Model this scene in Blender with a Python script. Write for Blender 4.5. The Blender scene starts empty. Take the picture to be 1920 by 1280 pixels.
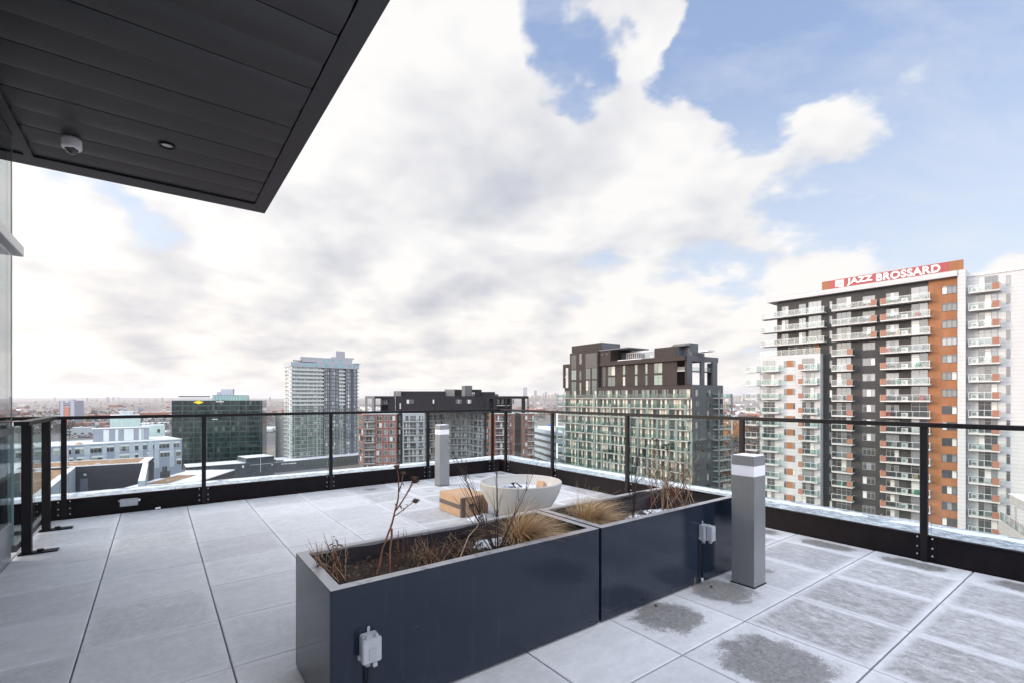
import bpy, bmesh, math, random
from mathutils import Vector, Matrix, noise
random.seed(7)
PI=math.pi; R=math.radians
sc=bpy.context.scene
col=sc.collection
EYE=1.29                      # eye height above the terrace paving (z=0)
TH=R(36.6)                    # the terrace grid is turned this much against the camera heading (+Y)
CT,ST=math.cos(TH),math.sin(TH)
GZ=-48.5                      # city ground level

# ---------------------------------------------------------------- camera
cd=bpy.data.cameras.new("camera"); cam=bpy.data.objects.new("camera",cd); col.objects.link(cam)
cd.sensor_width=36; cd.lens=16.82; cd.shift_y=0.0547; cd.clip_start=0.05; cd.clip_end=60000
cam.location=(0,0,EYE); cam.rotation_euler=(PI/2,0,0); sc.camera=cam

# ---------------------------------------------------------------- light
SUN_AZ=R(266)                 # compass style, clockwise from +Y : from the left, slightly behind
SUN_EL=R(14)
sd=Vector((math.sin(SUN_AZ)*math.cos(SUN_EL),math.cos(SUN_AZ)*math.cos(SUN_EL),math.sin(SUN_EL)))
sl=bpy.data.lights.new("sun","SUN"); sl.energy=1.8; sl.angle=R(12); sl.color=(1,.79,.58)
so=bpy.data.objects.new("sun",sl); col.objects.link(so); so.rotation_euler=sd.to_track_quat('Z','Y').to_euler()
sc.view_settings.view_transform='Standard'; sc.view_settings.look='None'; sc.view_settings.gamma=1
sc.view_settings.exposure=0.33; sc.view_settings.use_curve_mapping=False
sc.render.engine='CYCLES'; sc.cycles.use_denoising=True
sc.cycles.transparent_max_bounces=24; sc.cycles.max_bounces=8; sc.cycles.volume_bounces=0
sc.cycles.sample_clamp_indirect=6; sc.cycles.caustics_reflective=False; sc.cycles.caustics_refractive=False

# ---------------------------------------------------------------- node helpers
class NT:
    def __init__(s,tree): s.t=tree; s.n=tree.nodes; s.l=tree.links
    def new(s,typ,**k):
        nd=s.n.new(typ)
        for a,b in k.items(): setattr(nd,a,b)
        return nd
    def put(s,sock,v):
        if hasattr(v,'links') or isinstance(v,bpy.types.NodeSocket): s.l.new(v,sock)
        else:
            if hasattr(sock.default_value,'__len__'):
                if not hasattr(v,'__len__'): v=(v,v,v)
                if len(sock.default_value)==4 and len(v)==3: v=(*v,1)
            sock.default_value=v
    def m(s,op,a,b=0.0,c=None,clamp=False):
        nd=s.new('ShaderNodeMath',operation=op); nd.use_clamp=clamp
        s.put(nd.inputs[0],a); s.put(nd.inputs[1],b)
        if c is not None: s.put(nd.inputs[2],c)
        return nd.outputs[0]
    def v(s,op,a,b=(0,0,0),scale=None):
        nd=s.new('ShaderNodeVectorMath',operation=op); s.put(nd.inputs[0],a)
        if op not in('NORMALIZE','LENGTH','SCALE'): s.put(nd.inputs[1],b)
        if scale is not None: s.put(nd.inputs['Scale'],scale)
        return nd.outputs['Value'] if op in('DOT_PRODUCT','LENGTH','DISTANCE') else nd.outputs[0]
    def mix(s,f,a,b):
        nd=s.new('ShaderNodeMix',data_type='RGBA'); s.put(nd.inputs[0],f); s.put(nd.inputs[6],a); s.put(nd.inputs[7],b)
        return nd.outputs[2]
    def rng(s,x,a,b,c=0.0,d=1.0,smooth=False):
        nd=s.new('ShaderNodeMapRange'); nd.clamp=True
        if smooth: nd.interpolation_type='SMOOTHSTEP'
        s.put(nd.inputs[0],x); nd.inputs[1].default_value=a; nd.inputs[2].default_value=b
        s.put(nd.inputs[3],c); s.put(nd.inputs[4],d); return nd.outputs[0]
    def noise(s,vec,scale,detail=4,rough=.5,dist=0.0):
        nd=s.new('ShaderNodeTexNoise'); s.put(nd.inputs['Vector'],vec); nd.inputs['Scale'].default_value=scale
        nd.inputs['Detail'].default_value=detail; nd.inputs['Roughness'].default_value=rough; nd.inputs['Distortion'].default_value=dist
        return nd.outputs['Fac']
    def sep(s,v):
        nd=s.new('ShaderNodeSeparateXYZ'); s.put(nd.inputs[0],v); return nd.outputs
    def comb(s,x,y,z):
        nd=s.new('ShaderNodeCombineXYZ'); s.put(nd.inputs[0],x); s.put(nd.inputs[1],y); s.put(nd.inputs[2],z); return nd.outputs[0]

# ---------------------------------------------------------------- sky : physical sky behind broken winter cloud
w=bpy.data.worlds.new("World"); sc.world=w; w.use_nodes=True
T=NT(w.node_tree); T.n.clear()
sky=T.new('ShaderNodeTexSky'); sky.sky_type='NISHITA'; sky.sun_disc=False
sky.sun_elevation=SUN_EL; sky.sun_rotation=SUN_AZ; sky.air_density=1.0; sky.dust_density=.6; sky.ozone_density=1.5
tc=T.new('ShaderNodeTexCoord'); D=T.v('NORMALIZE',tc.outputs['Generated'])
x,y,z=T.sep(D)
zz=T.m('ADD',T.m('MAXIMUM',z,0.0),.30)
P=T.comb(T.m('DIVIDE',x,zz),T.m('DIVIDE',y,zz),0.0)
def dirpx(px,py):
    return Vector(((px-960)/897,1,(745-py)/897)).normalized()
def cover(vec,shift=(0,0,0),det=9):
    v=T.v('ADD',vec,shift) if any(shift) else vec
    big=T.noise(T.v('ADD',v,(5.3,2.9,0)),1.5,3,.5)
    n=T.noise(T.v('ADD',v,(1.3,4.2,2.0)),3.1,det,.55,.12)
    return T.m('ADD',T.m('MULTIPLY',big,.48),T.m('MULTIPLY',n,.62))
c0=cover(P)
# where this sky's banks and gaps lie (directions in the world, degrees of spread)
lobes=[(1600,120,13,-.17),(1850,40,15,-.10),(1370,110,5,-.17),(1010,40,5,-.22),(1085,170,4,-.18),(1320,170,3.5,-.16),(1420,320,4.5,.08),(1225,60,3.5,.05),(1900,250,9,-.05),(720,455,3.5,-.11),(640,470,3,-.06),(850,130,9,.12),(620,280,10,.12),
       (980,270,9,.13),(1380,300,7,.16),(1180,110,4.5,.17),(1300,230,4,.04),(1150,300,7,.08),(200,340,7,-.05),(480,470,9,.02),(1250,30,4,.05),
       (850,640,13,.12),(300,600,12,.12),(1500,620,14,.04),(1800,520,14,.02),(1130,560,8,.08),(650,590,9,.08),(1650,80,7,.05)]
wn_=T.new('ShaderNodeTexNoise'); T.put(wn_.inputs['Vector'],P); wn_.inputs['Scale'].default_value=3.4; wn_.inputs['Detail'].default_value=6
DW=T.v('NORMALIZE',T.v('ADD',D,T.v('SCALE',T.v('SUBTRACT',wn_.outputs['Color'],(.5,.5,.5)),scale=.42)))
bias=None
for px,py,deg,wt in lobes:
    d=dirpx(px,py); dp=T.v('DOT_PRODUCT',DW,tuple(d)); k=1/(2*(1-math.cos(R(deg))))
    g=T.m('MULTIPLY',T.m('EXPONENT',T.m('MULTIPLY',T.m('SUBTRACT',dp,1.0),k*1.4)),wt)
    bias=g if bias is None else T.m('ADD',bias,g)
dens=T.m('ADD',c0,bias)
alpha=T.rng(dens,.48,.575,0,1,True)
# light and shade inside the cloud : thicker towards the sun means darker
cs=cover(P,(sd.x*.13,sd.y*.13-.09,0),3)
lighter=T.m('MULTIPLY',T.m('SUBTRACT',cover(P,(0,0,0),4),cs),3.2)
thick=T.rng(dens,.60,.92)
sh=T.m('ADD',T.m('ADD',lighter,.86),T.m('MULTIPLY',thick,-.38))
sh=T.rng(sh,0.0,1.0)
ccol=T.mix(sh,(.55,.575,.66),(.99,.98,.965))
warm=T.rng(z,0.0,.30)
ccol=T.mix(warm,T.mix(sh,(.55,.55,.60),(1.05,1.0,.94)),ccol)
hz=T.rng(z,0.0,.55,0.95,0.0)                         # pale air low down
skyc=T.v('SCALE',sky.outputs[0],scale=.10)
base=T.mix(hz,T.v('ADD',skyc,(.25,.32,.50)),(.86,.91,.97))
veil=T.rng(T.noise(T.v('MULTIPLY',P,(1.0,2.2,1)),2.1,6,.62,.3),.47,.80,0,.55)   # thin high cloud
base=T.mix(veil,base,(.86,.88,.93))
allc=T.mix(T.m('MULTIPLY',alpha,.97),base,ccol)
allc=T.v('MULTIPLY',allc,(.80,.797,.795))
# sky brightened round the low sun, left and behind, to light the terrace
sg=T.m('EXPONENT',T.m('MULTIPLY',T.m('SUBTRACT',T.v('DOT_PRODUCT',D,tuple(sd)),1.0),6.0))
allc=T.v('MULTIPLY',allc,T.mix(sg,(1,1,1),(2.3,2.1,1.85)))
back_fill=T.rng(T.v('DOT_PRODUCT',D,(-.25,-.80,.55)),-.15,.75,0,1,True)   # added fill: unseen sky behind and overhead boosted to light the terrace
allc=T.v('MULTIPLY',allc,T.mix(back_fill,(1,1,1),(3.1,3.15,3.3)))
below=T.rng(z,-.004,0.0)
allc=T.mix(below,(.30,.28,.28),allc)
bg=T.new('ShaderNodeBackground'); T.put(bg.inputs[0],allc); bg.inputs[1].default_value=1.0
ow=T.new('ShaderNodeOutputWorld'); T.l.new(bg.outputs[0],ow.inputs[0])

# ---------------------------------------------------------------- materials
MATS={}
def mat(name,color=(.5,.5,.5),rough=.6,metal=0.0,spec=.5,var=0.0,vscale=3.0,bump=0.0,bscale=60.0,ior=None,coat=0.0):
    if name in MATS: return MATS[name]
    m=bpy.data.materials.new(name); m.use_nodes=True; t=NT(m.node_tree)
    b=t.n['Principled BSDF']; tcn=t.new('ShaderNodeTexCoord')
    b.inputs['Roughness'].default_value=rough; b.inputs['Metallic'].default_value=metal
    b.inputs['Specular IOR Level'].default_value=spec
    if ior: b.inputs['IOR'].default_value=ior
    if coat: b.inputs['Coat Weight'].default_value=coat
    if var:
        n=t.noise(tcn.outputs['Object'],vscale,6,.6)
        lo=tuple(max(0,c*(1-var)) for c in color); hi=tuple(min(1,c*(1+var)) for c in color)
        t.put(b.inputs['Base Color'],t.mix(t.rng(n,.3,.7),lo,hi))
        t.put(b.inputs['Roughness'],t.rng(n,.3,.7,max(0,rough-.08),min(1,rough+.08)))
    else: t.put(b.inputs['Base Color'],color)
    if bump:
        n=t.noise(tcn.outputs['Object'],bscale,4,.6); bp=t.new('ShaderNodeBump'); bp.inputs['Strength'].default_value=bump
        bp.inputs['Distance'].default_value=.01; t.put(bp.inputs['Height'],n); t.l.new(bp.outputs[0],b.inputs['Normal'])
    MATS[name]=m; return m
def custom(name,fn):
    if name in MATS: return MATS[name]
    m=bpy.data.materials.new(name); m.use_nodes=True; t=NT(m.node_tree)
    fn(t,t.n['Principled BSDF'],t.n['Material Output'],t.new('ShaderNodeTexCoord')); MATS[name]=m; return m
def glass(name,tint=(.93,.98,.96),refl=.9,rough=.0,base=.04):
    def f(t,b,o,tcn):
        t.n.remove(b); tr=t.new('ShaderNodeBsdfTransparent'); t.put(tr.inputs[0],tint)
        gl=t.new('ShaderNodeBsdfGlossy'); gl.inputs['Roughness'].default_value=rough
        lw=t.new('ShaderNodeLayerWeight'); lw.inputs[0].default_value=.5
        fac=t.m('ADD',t.m('MULTIPLY',t.m('POWER',lw.outputs['Facing'],4.0),refl),base,clamp=True)
        mx=t.new('ShaderNodeMixShader'); t.put(mx.inputs[0],fac); t.l.new(tr.outputs[0],mx.inputs[1]); t.l.new(gl.outputs[0],mx.inputs[2])
        t.l.new(mx.outputs[0],o.inputs[0])
    return custom(name,f)

# ---------------------------------------------------------------- mesh builder
ORG={}
class MB:
    """collects shapes, links them as ONE mesh object; all verts in the frame of the root"""
    def __init__(s): s.v=[]; s.f=[]; s.mi=[]; s.uv={}; s.M=None
    def face(s,idx,m=0): s.f.append(tuple(idx)); s.mi.append(m)
    def add(s,pts,faces,m=0):
        b=len(s.v)
        if s.M is not None: pts=[tuple(s.M@Vector(p)) for p in pts]
        s.v.extend(tuple(p) for p in pts)
        for f in faces: s.f.append(tuple(b+i for i in f)); s.mi.append(m)
    def box(s,x0,x1,y0,y1,z0,z1,m=0,bev=0.0):
        if x0>x1:x0,x1=x1,x0
        if y0>y1:y0,y1=y1,y0
        if z0>z1:z0,z1=z1,z0
        if bev<=0:
            s.add([(x0,y0,z0),(x1,y0,z0),(x1,y1,z0),(x0,y1,z0),(x0,y0,z1),(x1,y0,z1),(x1,y1,z1),(x0,y1,z1)],
              [(0,3,2,1),(4,5,6,7),(0,1,5,4),(1,2,6,5),(2,3,7,6),(3,0,4,7)],m); return
        bm=bmesh.new(); bmesh.ops.create_cube(bm,size=1)
        for v in bm.verts: v.co=Vector(((x0+x1)/2+v.co.x*(x1-x0),(y0+y1)/2+v.co.y*(y1-y0),(z0+z1)/2+v.co.z*(z1-z0)))
        bmesh.ops.bevel(bm,geom=bm.edges[:],offset=bev,segments=2,affect='EDGES'); s.frombm(bm,m)
    def frombm(s,bm,m=0):
        bm.verts.index_update(); s.add([v.co[:] for v in bm.verts],[[v.index for v in f.verts] for f in bm.faces],m); bm.free()
    def hull(s,pts,z0,z1,m=0,mtop=None):
        "prism over a counter-clockwise polygon"
        n=len(pts); P=[(p[0],p[1],z0) for p in pts]+[(p[0],p[1],z1) for p in pts]
        s.add(P,[(i,(i+1)%n,n+(i+1)%n,n+i) for i in range(n)]+[tuple(range(n-1,-1,-1))],m)
        s.add([(p[0],p[1],z1) for p in pts],[tuple(range(n))],m if mtop is None else mtop)
    def tube(s,pts,rad,seg=6,m=0,cap=True):
        pts=[Vector(p) for p in pts]; n=len(pts); rings=[]
        if not hasattr(rad,'__len__'): rad=[rad]*n
        up=Vector((0,0,1)); prev=None; V=[]
        for i,p in enumerate(pts):
            t=(pts[min(i+1,n-1)]-pts[max(i-1,0)]).normalized()
            a=prev if prev is not None else (Vector((1,0,0)) if abs(t.x)<.9 else Vector((0,1,0)))
            a=(a-t*a.dot(t)); a=a.normalized() if a.length>1e-6 else t.orthogonal().normalized(); prev=a; b=t.cross(a)
            for k in range(seg):
                g=2*PI*k/seg; V.append(p+(a*math.cos(g)+b*math.sin(g))*rad[i])
        F=[]
        for i in range(n-1):
            for k in range(seg):
                F.append((i*seg+k,i*seg+(k+1)%seg,(i+1)*seg+(k+1)%seg,(i+1)*seg+k))
        if cap: F.append(tuple(range(seg-1,-1,-1))); F.append(tuple((n-1)*seg+k for k in range(seg)))
        s.add(V,F,m)
    def lathe(s,prof,seg=32,c=(0,0),m=0,close=False):
        V=[];n=len(prof)
        for r,z in prof:
            for k in range(seg): g=2*PI*k/seg; V.append((c[0]+r*math.cos(g),c[1]+r*math.sin(g),z))
        F=[(i*seg+k,i*seg+(k+1)%seg,(i+1)*seg+(k+1)%seg,(i+1)*seg+k) for i in range(n-1) for k in range(seg)]
        if close: F.append(tuple(range(seg-1,-1,-1))); F.append(tuple((n-1)*seg+k for k in range(seg)))
        s.add(V,F,m)
    def sphere(s,c,r,m=0,u=8,w=6,sq=1.0):
        V=[(c[0],c[1],c[2]-r*sq)]
        for i in range(1,w):
            a=-PI/2+PI*i/w
            for k in range(u): g=2*PI*k/u; V.append((c[0]+r*math.cos(a)*math.cos(g),c[1]+r*math.cos(a)*math.sin(g),c[2]+r*sq*math.sin(a)))
        V.append((c[0],c[1],c[2]+r*sq)); L=len(V)-1
        F=[(0,1+(k+1)%u,1+k) for k in range(u)]
        for i in range(w-2):
            for k in range(u): F.append((1+i*u+k,1+i*u+(k+1)%u,1+(i+1)*u+(k+1)%u,1+(i+1)*u+k))
        F+=[(L,1+(w-2)*u+k,1+(w-2)*u+(k+1)%u) for k in range(u)]
        s.add(V,F,m)
    def mesh(s,name,mats,org=(0,0,0),smooth=False):
        me=bpy.data.meshes.new(name); o=Vector(org)
        me.from_pydata([(a[0]-o.x,a[1]-o.y,a[2]-o.z) for a in s.v],[],s.f); 
        if not isinstance(mats,(list,tuple)): mats=[mats]
        for m in mats: me.materials.append(m)
        me.polygons.foreach_set('material_index',[min(i,len(mats)-1) for i in s.mi])
        if smooth: me.shade_smooth()
        me.update(); return me
    def build(s,name,mats,parent=None,smooth=False,org=None,recalc=False):
        if org is None: org=ORG[parent.name] if parent else (0,0,0)
        me=s.mesh(name,mats,org,smooth); 
        if recalc:
            bm=bmesh.new(); bm.from_mesh(me); bmesh.ops.recalc_face_normals(bm,faces=bm.faces); bm.to_mesh(me); bm.free()
        o=bpy.data.objects.new(name,me); col.objects.link(o)
        if parent: o.parent=parent
        ORG[o.name]=tuple(org); return o
def tag(o,label=None,cat=None,group=None,kind=None):
    if label:o['label']=label
    if cat:o['category']=cat
    if group:o['group']=group
    if kind:o['kind']=kind
    return o
def D3(p): return (p[0]*CT-p[1]*ST,p[0]*ST+p[1]*CT,p[2])      # terrace frame -> world
def root(name,org,label,cat,group=None,deck=False,kind=None):
    o=bpy.data.objects.new(name,None); col.objects.link(o); o.empty_display_size=.2
    if deck: o.location=D3(org); o.rotation_euler=(0,0,TH)
    else: o.location=org
    ORG[o.name]=tuple(org); return tag(o,label,cat,group,kind)
def single(mb,name,mats,org,label=None,cat=None,group=None,deck=True,smooth=False,kind=None,recalc=False):
    o=mb.build(name,mats,None,smooth,org,recalc)
    if deck: o.location=D3(org); o.rotation_euler=(0,0,TH)
    else: o.location=org
    return tag(o,label,cat,group,kind)
# ================================================================ TERRACE
def paver_nodes(t,b,o,tcn):
    uv=t.new('ShaderNodeUVMap'); uv.uv_map='UVMap'; at=t.new('ShaderNodeAttribute'); at.attribute_name='tile'
    wet=t.sep(at.outputs['Color'])                # r: melt amount, g: tone, b: streak seed
    ux,uy,_=t.sep(uv.outputs[0])
    ex=t.m('SUBTRACT',.5,t.m('ABSOLUTE',t.m('SUBTRACT',ux,.5))); ey=t.m('SUBTRACT',.5,t.m('ABSOLUTE',t.m('SUBTRACT',uy,.5)))
    edge=t.m('MINIMUM',ex,ey)
    cx_=t.m('SUBTRACT',.5,ex); cy_=t.m('SUBTRACT',.5,ey); rad=t.m('SUBTRACT',.56,t.m('POWER',t.m('ADD',t.m('POWER',cx_,2.6),t.m('POWER',cy_,2.6)),1/2.6))
    obj=tcn.outputs['Object']; 
    shift=t.v('ADD',obj,t.comb(t.m('MULTIPLY',wet[1],7.0),t.m('MULTIPLY',wet[1],5.0),t.m('MULTIPLY',wet[1],3.0)))
    fine=t.noise(shift,38,5,.65); mid=t.noise(shift,6.5,5,.6,.6); big=t.noise(obj,.55,3,.5)
    st=t.v('MULTIPLY',shift,(1.0,2.4,1.0)); streak=t.noise(st,7,6,.62,.5); sv=t.noise(t.v('MULTIPLY',shift,(2.0,1.0,1.0)),13,7,.74,.5)
    crys=t.noise(shift,55,6,.8,1.2)
    # melted bare stone in the middle of a slab, ragged edge
    ragged=t.m('ADD',t.m('MULTIPLY',crys,.55),t.m('MULTIPLY',mid,.45))
    m=t.m('ADD',rad,t.m('MULTIPLY',t.m('SUBTRACT',ragged,.5),.95))
    thr=t.m('SUBTRACT',.66,t.m('MULTIPLY',wet[0],.56))
    bare=t.m('MULTIPLY',t.m('SUBTRACT',m,thr),14.0,clamp=True)
    blot=t.rng(t.noise(shift,120,3,.7),.35,.65)
    frost=t.m('SUBTRACT',1.0,t.m('MULTIPLY',bare,t.m('ADD',.66,t.m('MULTIPLY',t.rng(crys,.40,.60,1,0),.34))))
    # half melted slabs : streaks of white crystals over grey
    mot=t.rng(t.m('ADD',t.m('MULTIPLY',sv,.55),t.m('ADD',t.m('MULTIPLY',crys,.33),t.m('MULTIPLY',mid,.12))),.44,.61,.22,.84)
    inn=t.rng(edge,.02,.10); mo=t.m('MULTIPLY',wet[2],inn)
    frost=t.m('MULTIPLY',frost,t.m('ADD',t.m('SUBTRACT',1.0,mo),t.m('MULTIPLY',mo,mot)))
    thin=t.rng(t.m('ADD',t.m('MULTIPLY',streak,.62),t.m('MULTIPLY',fine,.38)),.34,.64,.80,1.0)
    thin=t.m('MULTIPLY',thin,t.rng(mid,.3,.72,.88,1.0))
    frost=t.m('MULTIPLY',frost,thin)
    stone=t.mix(t.rng(fine,.3,.7),(.105,.10,.095),(.19,.183,.172))
    ice=t.mix(wet[1],(.60,.61,.635),(.70,.71,.73))
    ice=t.mix(t.rng(big,.35,.65),ice,t.v('MULTIPLY',ice,(.93,.93,.93)))
    t.put(b.inputs['Base Color'],t.mix(frost,stone,ice)); t.put(b.inputs['Roughness'],t.rng(frost,0,1,.42,.8))
    bp=t.new('ShaderNodeBump'); bp.inputs['Strength'].default_value=.35; bp.inputs['Distance'].default_value=.004
    t.put(bp.inputs['Height'],t.m('ADD',t.m('MULTIPLY',streak,1.0),t.m('MULTIPLY',frost,.7))); t.l.new(bp.outputs[0],b.inputs['Normal'])
PAVE=custom('frosted_paver',paver_nodes)
METAL=mat('dark_bronze_metal',(.010,.008,.0095),.55,.0,.10,var=.25,vscale=9)
BLACK=mat('black_metal',(.009,.008,.010),.45,0,.2,var=.3,vscale=14)
STEEL=mat('galvanised_bolt',(.55,.55,.55),.3,.9)
G=.61; U0=-.318; V0=.811
def make_deck():
    rnd=random.Random(5)
    wetmap={(4,1):(.80,.1),(5,1):(.78,.15),(4,0):(.93,.2),(5,0):(.0,.95),(3,1):(.05,.05),(3,0):(.05,.1),(6,1):(.35,.55)}
    mb=MB(); uvs=[]; cols=[]; g=.0035
    nI,nJ=range(-2,9),range(-7,10)
    for i in nI:
        for j in nJ:
            x0,x1=U0+i*G,U0+(i+1)*G; y0,y1=V0+j*G,V0+(j+1)*G
            x0=max(x0,-.98); x1=min(x1,4.875); y1=min(y1,6.925)
            if x1-x0<.03 or y1-y0<.03: continue
            # slabs sit at very slightly different heights and tilt
            dz=[rnd.uniform(-.0016,.0006) for _ in range(4)]
            xa,xb,ya,yb=x0+g,x1-g,y0+g,y1-g; c=.004
            ya+=.0012; yb-=.0012; P=[(xa,ya),(xb,ya),(xb,yb),(xa,yb)]; Q=[(xa+c,ya+c),(xb-c,ya+c),(xb-c,yb-c),(xa+c,yb-c)]
            V=[(p[0],p[1],-.04) for p in P]+[(p[0],p[1],-.003+dz[k]) for k,p in enumerate(P)]+[(p[0],p[1],dz[k]) for k,p in enumerate(Q)]
            F=[(0,1,5,4),(1,2,6,5),(2,3,7,6),(3,0,4,7),(4,5,9,8),(5,6,10,9),(6,7,11,10),(7,4,8,11),(8,9,10,11)]
            mb.add(V,F)
            wv=wetmap.get((i,j))
            if wv is None:
                if i>=5 and j<6: wv=(rnd.choice([.0,.1,.2]),rnd.uniform(.8,1.0))
                elif i<4: wv=(rnd.choice([0,.05,.1,.15]),rnd.uniform(.05,.45))
                else: wv=(rnd.choice([0,.3,.45]),rnd.uniform(.3,.7))
                if i==8 and j<5: wv=(.80,.2)
            cc=(wv[0],rnd.random(),wv[1],1)
            X0,Y0=U0+i*G,V0+j*G
            for f in F:
                for k in f: uvs.append(((V[k][0]-x0)/(x1-x0),(V[k][1]-y0)/(y1-y0))); cols.append(cc)
    o=mb.build('terrace_paving',PAVE); o.rotation_euler=(0,0,TH); me=o.data
    uv=me.uv_layers.new(name='UVMap'); uv.data.foreach_set('uv',[a for p in uvs for a in p])
    ca=me.color_attributes.new('tile','FLOAT_COLOR','CORNER'); ca.data.foreach_set('color',[a for p in cols for a in p])
    tag(o,'frosted grey stone slab paving of the roof terrace','paving',kind='structure')
    b=MB(); b.box(-.98,4.9,-3.5,6.95,-.30,-.045)
    o=b.build('terrace_base',mat('terrace_membrane',(.015,.015,.016),.9)); o.rotation_euler=(0,0,TH); tag(o,'dark base under the terrace slabs','floor',kind='structure')
make_deck()

# ---- parapet: dark metal kerb with snow dusted coping
def snowcap(t,b,o,tcn):
    P=tcn.outputs['Object']; n=t.noise(P,16,6,.66,.4); big=t.noise(P,2.3,3,.5); fl=t.noise(P,70,3,.7)
    k=t.rng(t.m('ADD',t.m('MULTIPLY',n,.75),t.m('MULTIPLY',big,.25)),.42,.60,.12,1)
    k=t.m('MULTIPLY',k,t.rng(fl,.3,.6,.75,1))
    t.put(b.inputs['Base Color'],t.mix(k,(.16,.18,.22),(.72,.74,.78))); b.inputs['Roughness'].default_value=.6
    bp=t.new('ShaderNodeBump'); bp.inputs['Strength'].default_value=.5; bp.inputs['Distance'].default_value=.01
    t.put(bp.inputs['Height'],k); t.l.new(bp.outputs[0],b.inputs['Normal'])
COP=custom('snow_dusted_coping',snowcap)
SNOW=mat('snow',(.82,.84,.88),.7,0,.3,var=.06,vscale=20,bump=.5,bscale=40)
pr=root('parapet_wall',(4.0,6.95,0),'dark metal parapet kerb with snow dusted coping round the terrace edge','parapet',deck=True)
b=MB(); KH=.205
b.box(-4.5,4.88,6.93,6.955,-.02,KH-.012); b.box(4.88,4.905,-4,6.955,-.02,KH-.012)
b.build('kerb_face',METAL,pr)
b=MB(); b.box(-4.5,5.36,6.955,7.44,-2.9,KH-.045); b.box(4.905,5.36,-4,6.955,-2.9,KH-.045)
b.build('wall',mat('parapet_cladding',(.05,.05,.055),.6),pr)
b=MB()
def coping(x0,x1,y0,y1,alongx):
    n=int((x1-x0 if alongx else y1-y0)/2.45)+1
    for k in range(n):
        if alongx: a=x0+(x1-x0)*k/n+.004; e=x0+(x1-x0)*(k+1)/n-.004; b.box(a,e,y0,y1,KH-.045,KH-.006,bev=.004)
        else: a=y0+(y1-y0)*k/n+.004; e=y0+(y1-y0)*(k+1)/n-.004; b.box(x0,x1,a,e,KH-.045,KH-.006,bev=.004)
coping(-4.5,4.86,6.957,7.46,True); coping(4.908,5.40,-4,6.955,False); b.box(4.863,5.40,6.96,7.46,KH-.045,KH-.004,bev=.004)
b.build('coping',COP,pr)
b=MB(); b.box(-4.5,4.90,6.925,6.97,KH-.011,KH); b.box(4.872,4.915,-4,6.924,KH-.011,KH)
b.build('kerb_trim',METAL,pr)
# thin drifts of snow along the outer half of the coping
def drift(x0,x1,y0,y1,name):
    mb=MB(); nx=max(2,int((x1-x0)/.04)); ny=max(2,int((y1-y0)/.04)); V=[];F=[]
    for i in range(nx+1):
        for j in range(ny+1):
            X=x0+(x1-x0)*i/nx; Y=y0+(y1-y0)*j/ny
            nn=noise.noise(Vector((X*5,Y*5,1)))*.6+noise.noise(Vector((X*17,Y*17,4)))*.3
            e=min(i,nx-i,j*1.0,ny-j)/3; Z=KH-.010+max(-.004,.012*min(1,e)+nn*.014)
            if e==0: Z=KH-.02
            V.append((X,Y,Z))
    for i in range(nx):
        for j in range(ny): F.append((i*(ny+1)+j,(i+1)*(ny+1)+j,(i+1)*(ny+1)+j+1,i*(ny+1)+j+1))
    mb.add(V,F); return mb
s1=drift(-4.4,5.38,7.22,7.45,''); s1.build('snow_drift',SNOW,pr,smooth=True)
s1=drift(5.16,5.385,-3.9,7.2,''); s1.build('snow_drift',SNOW,pr,smooth=True)

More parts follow.
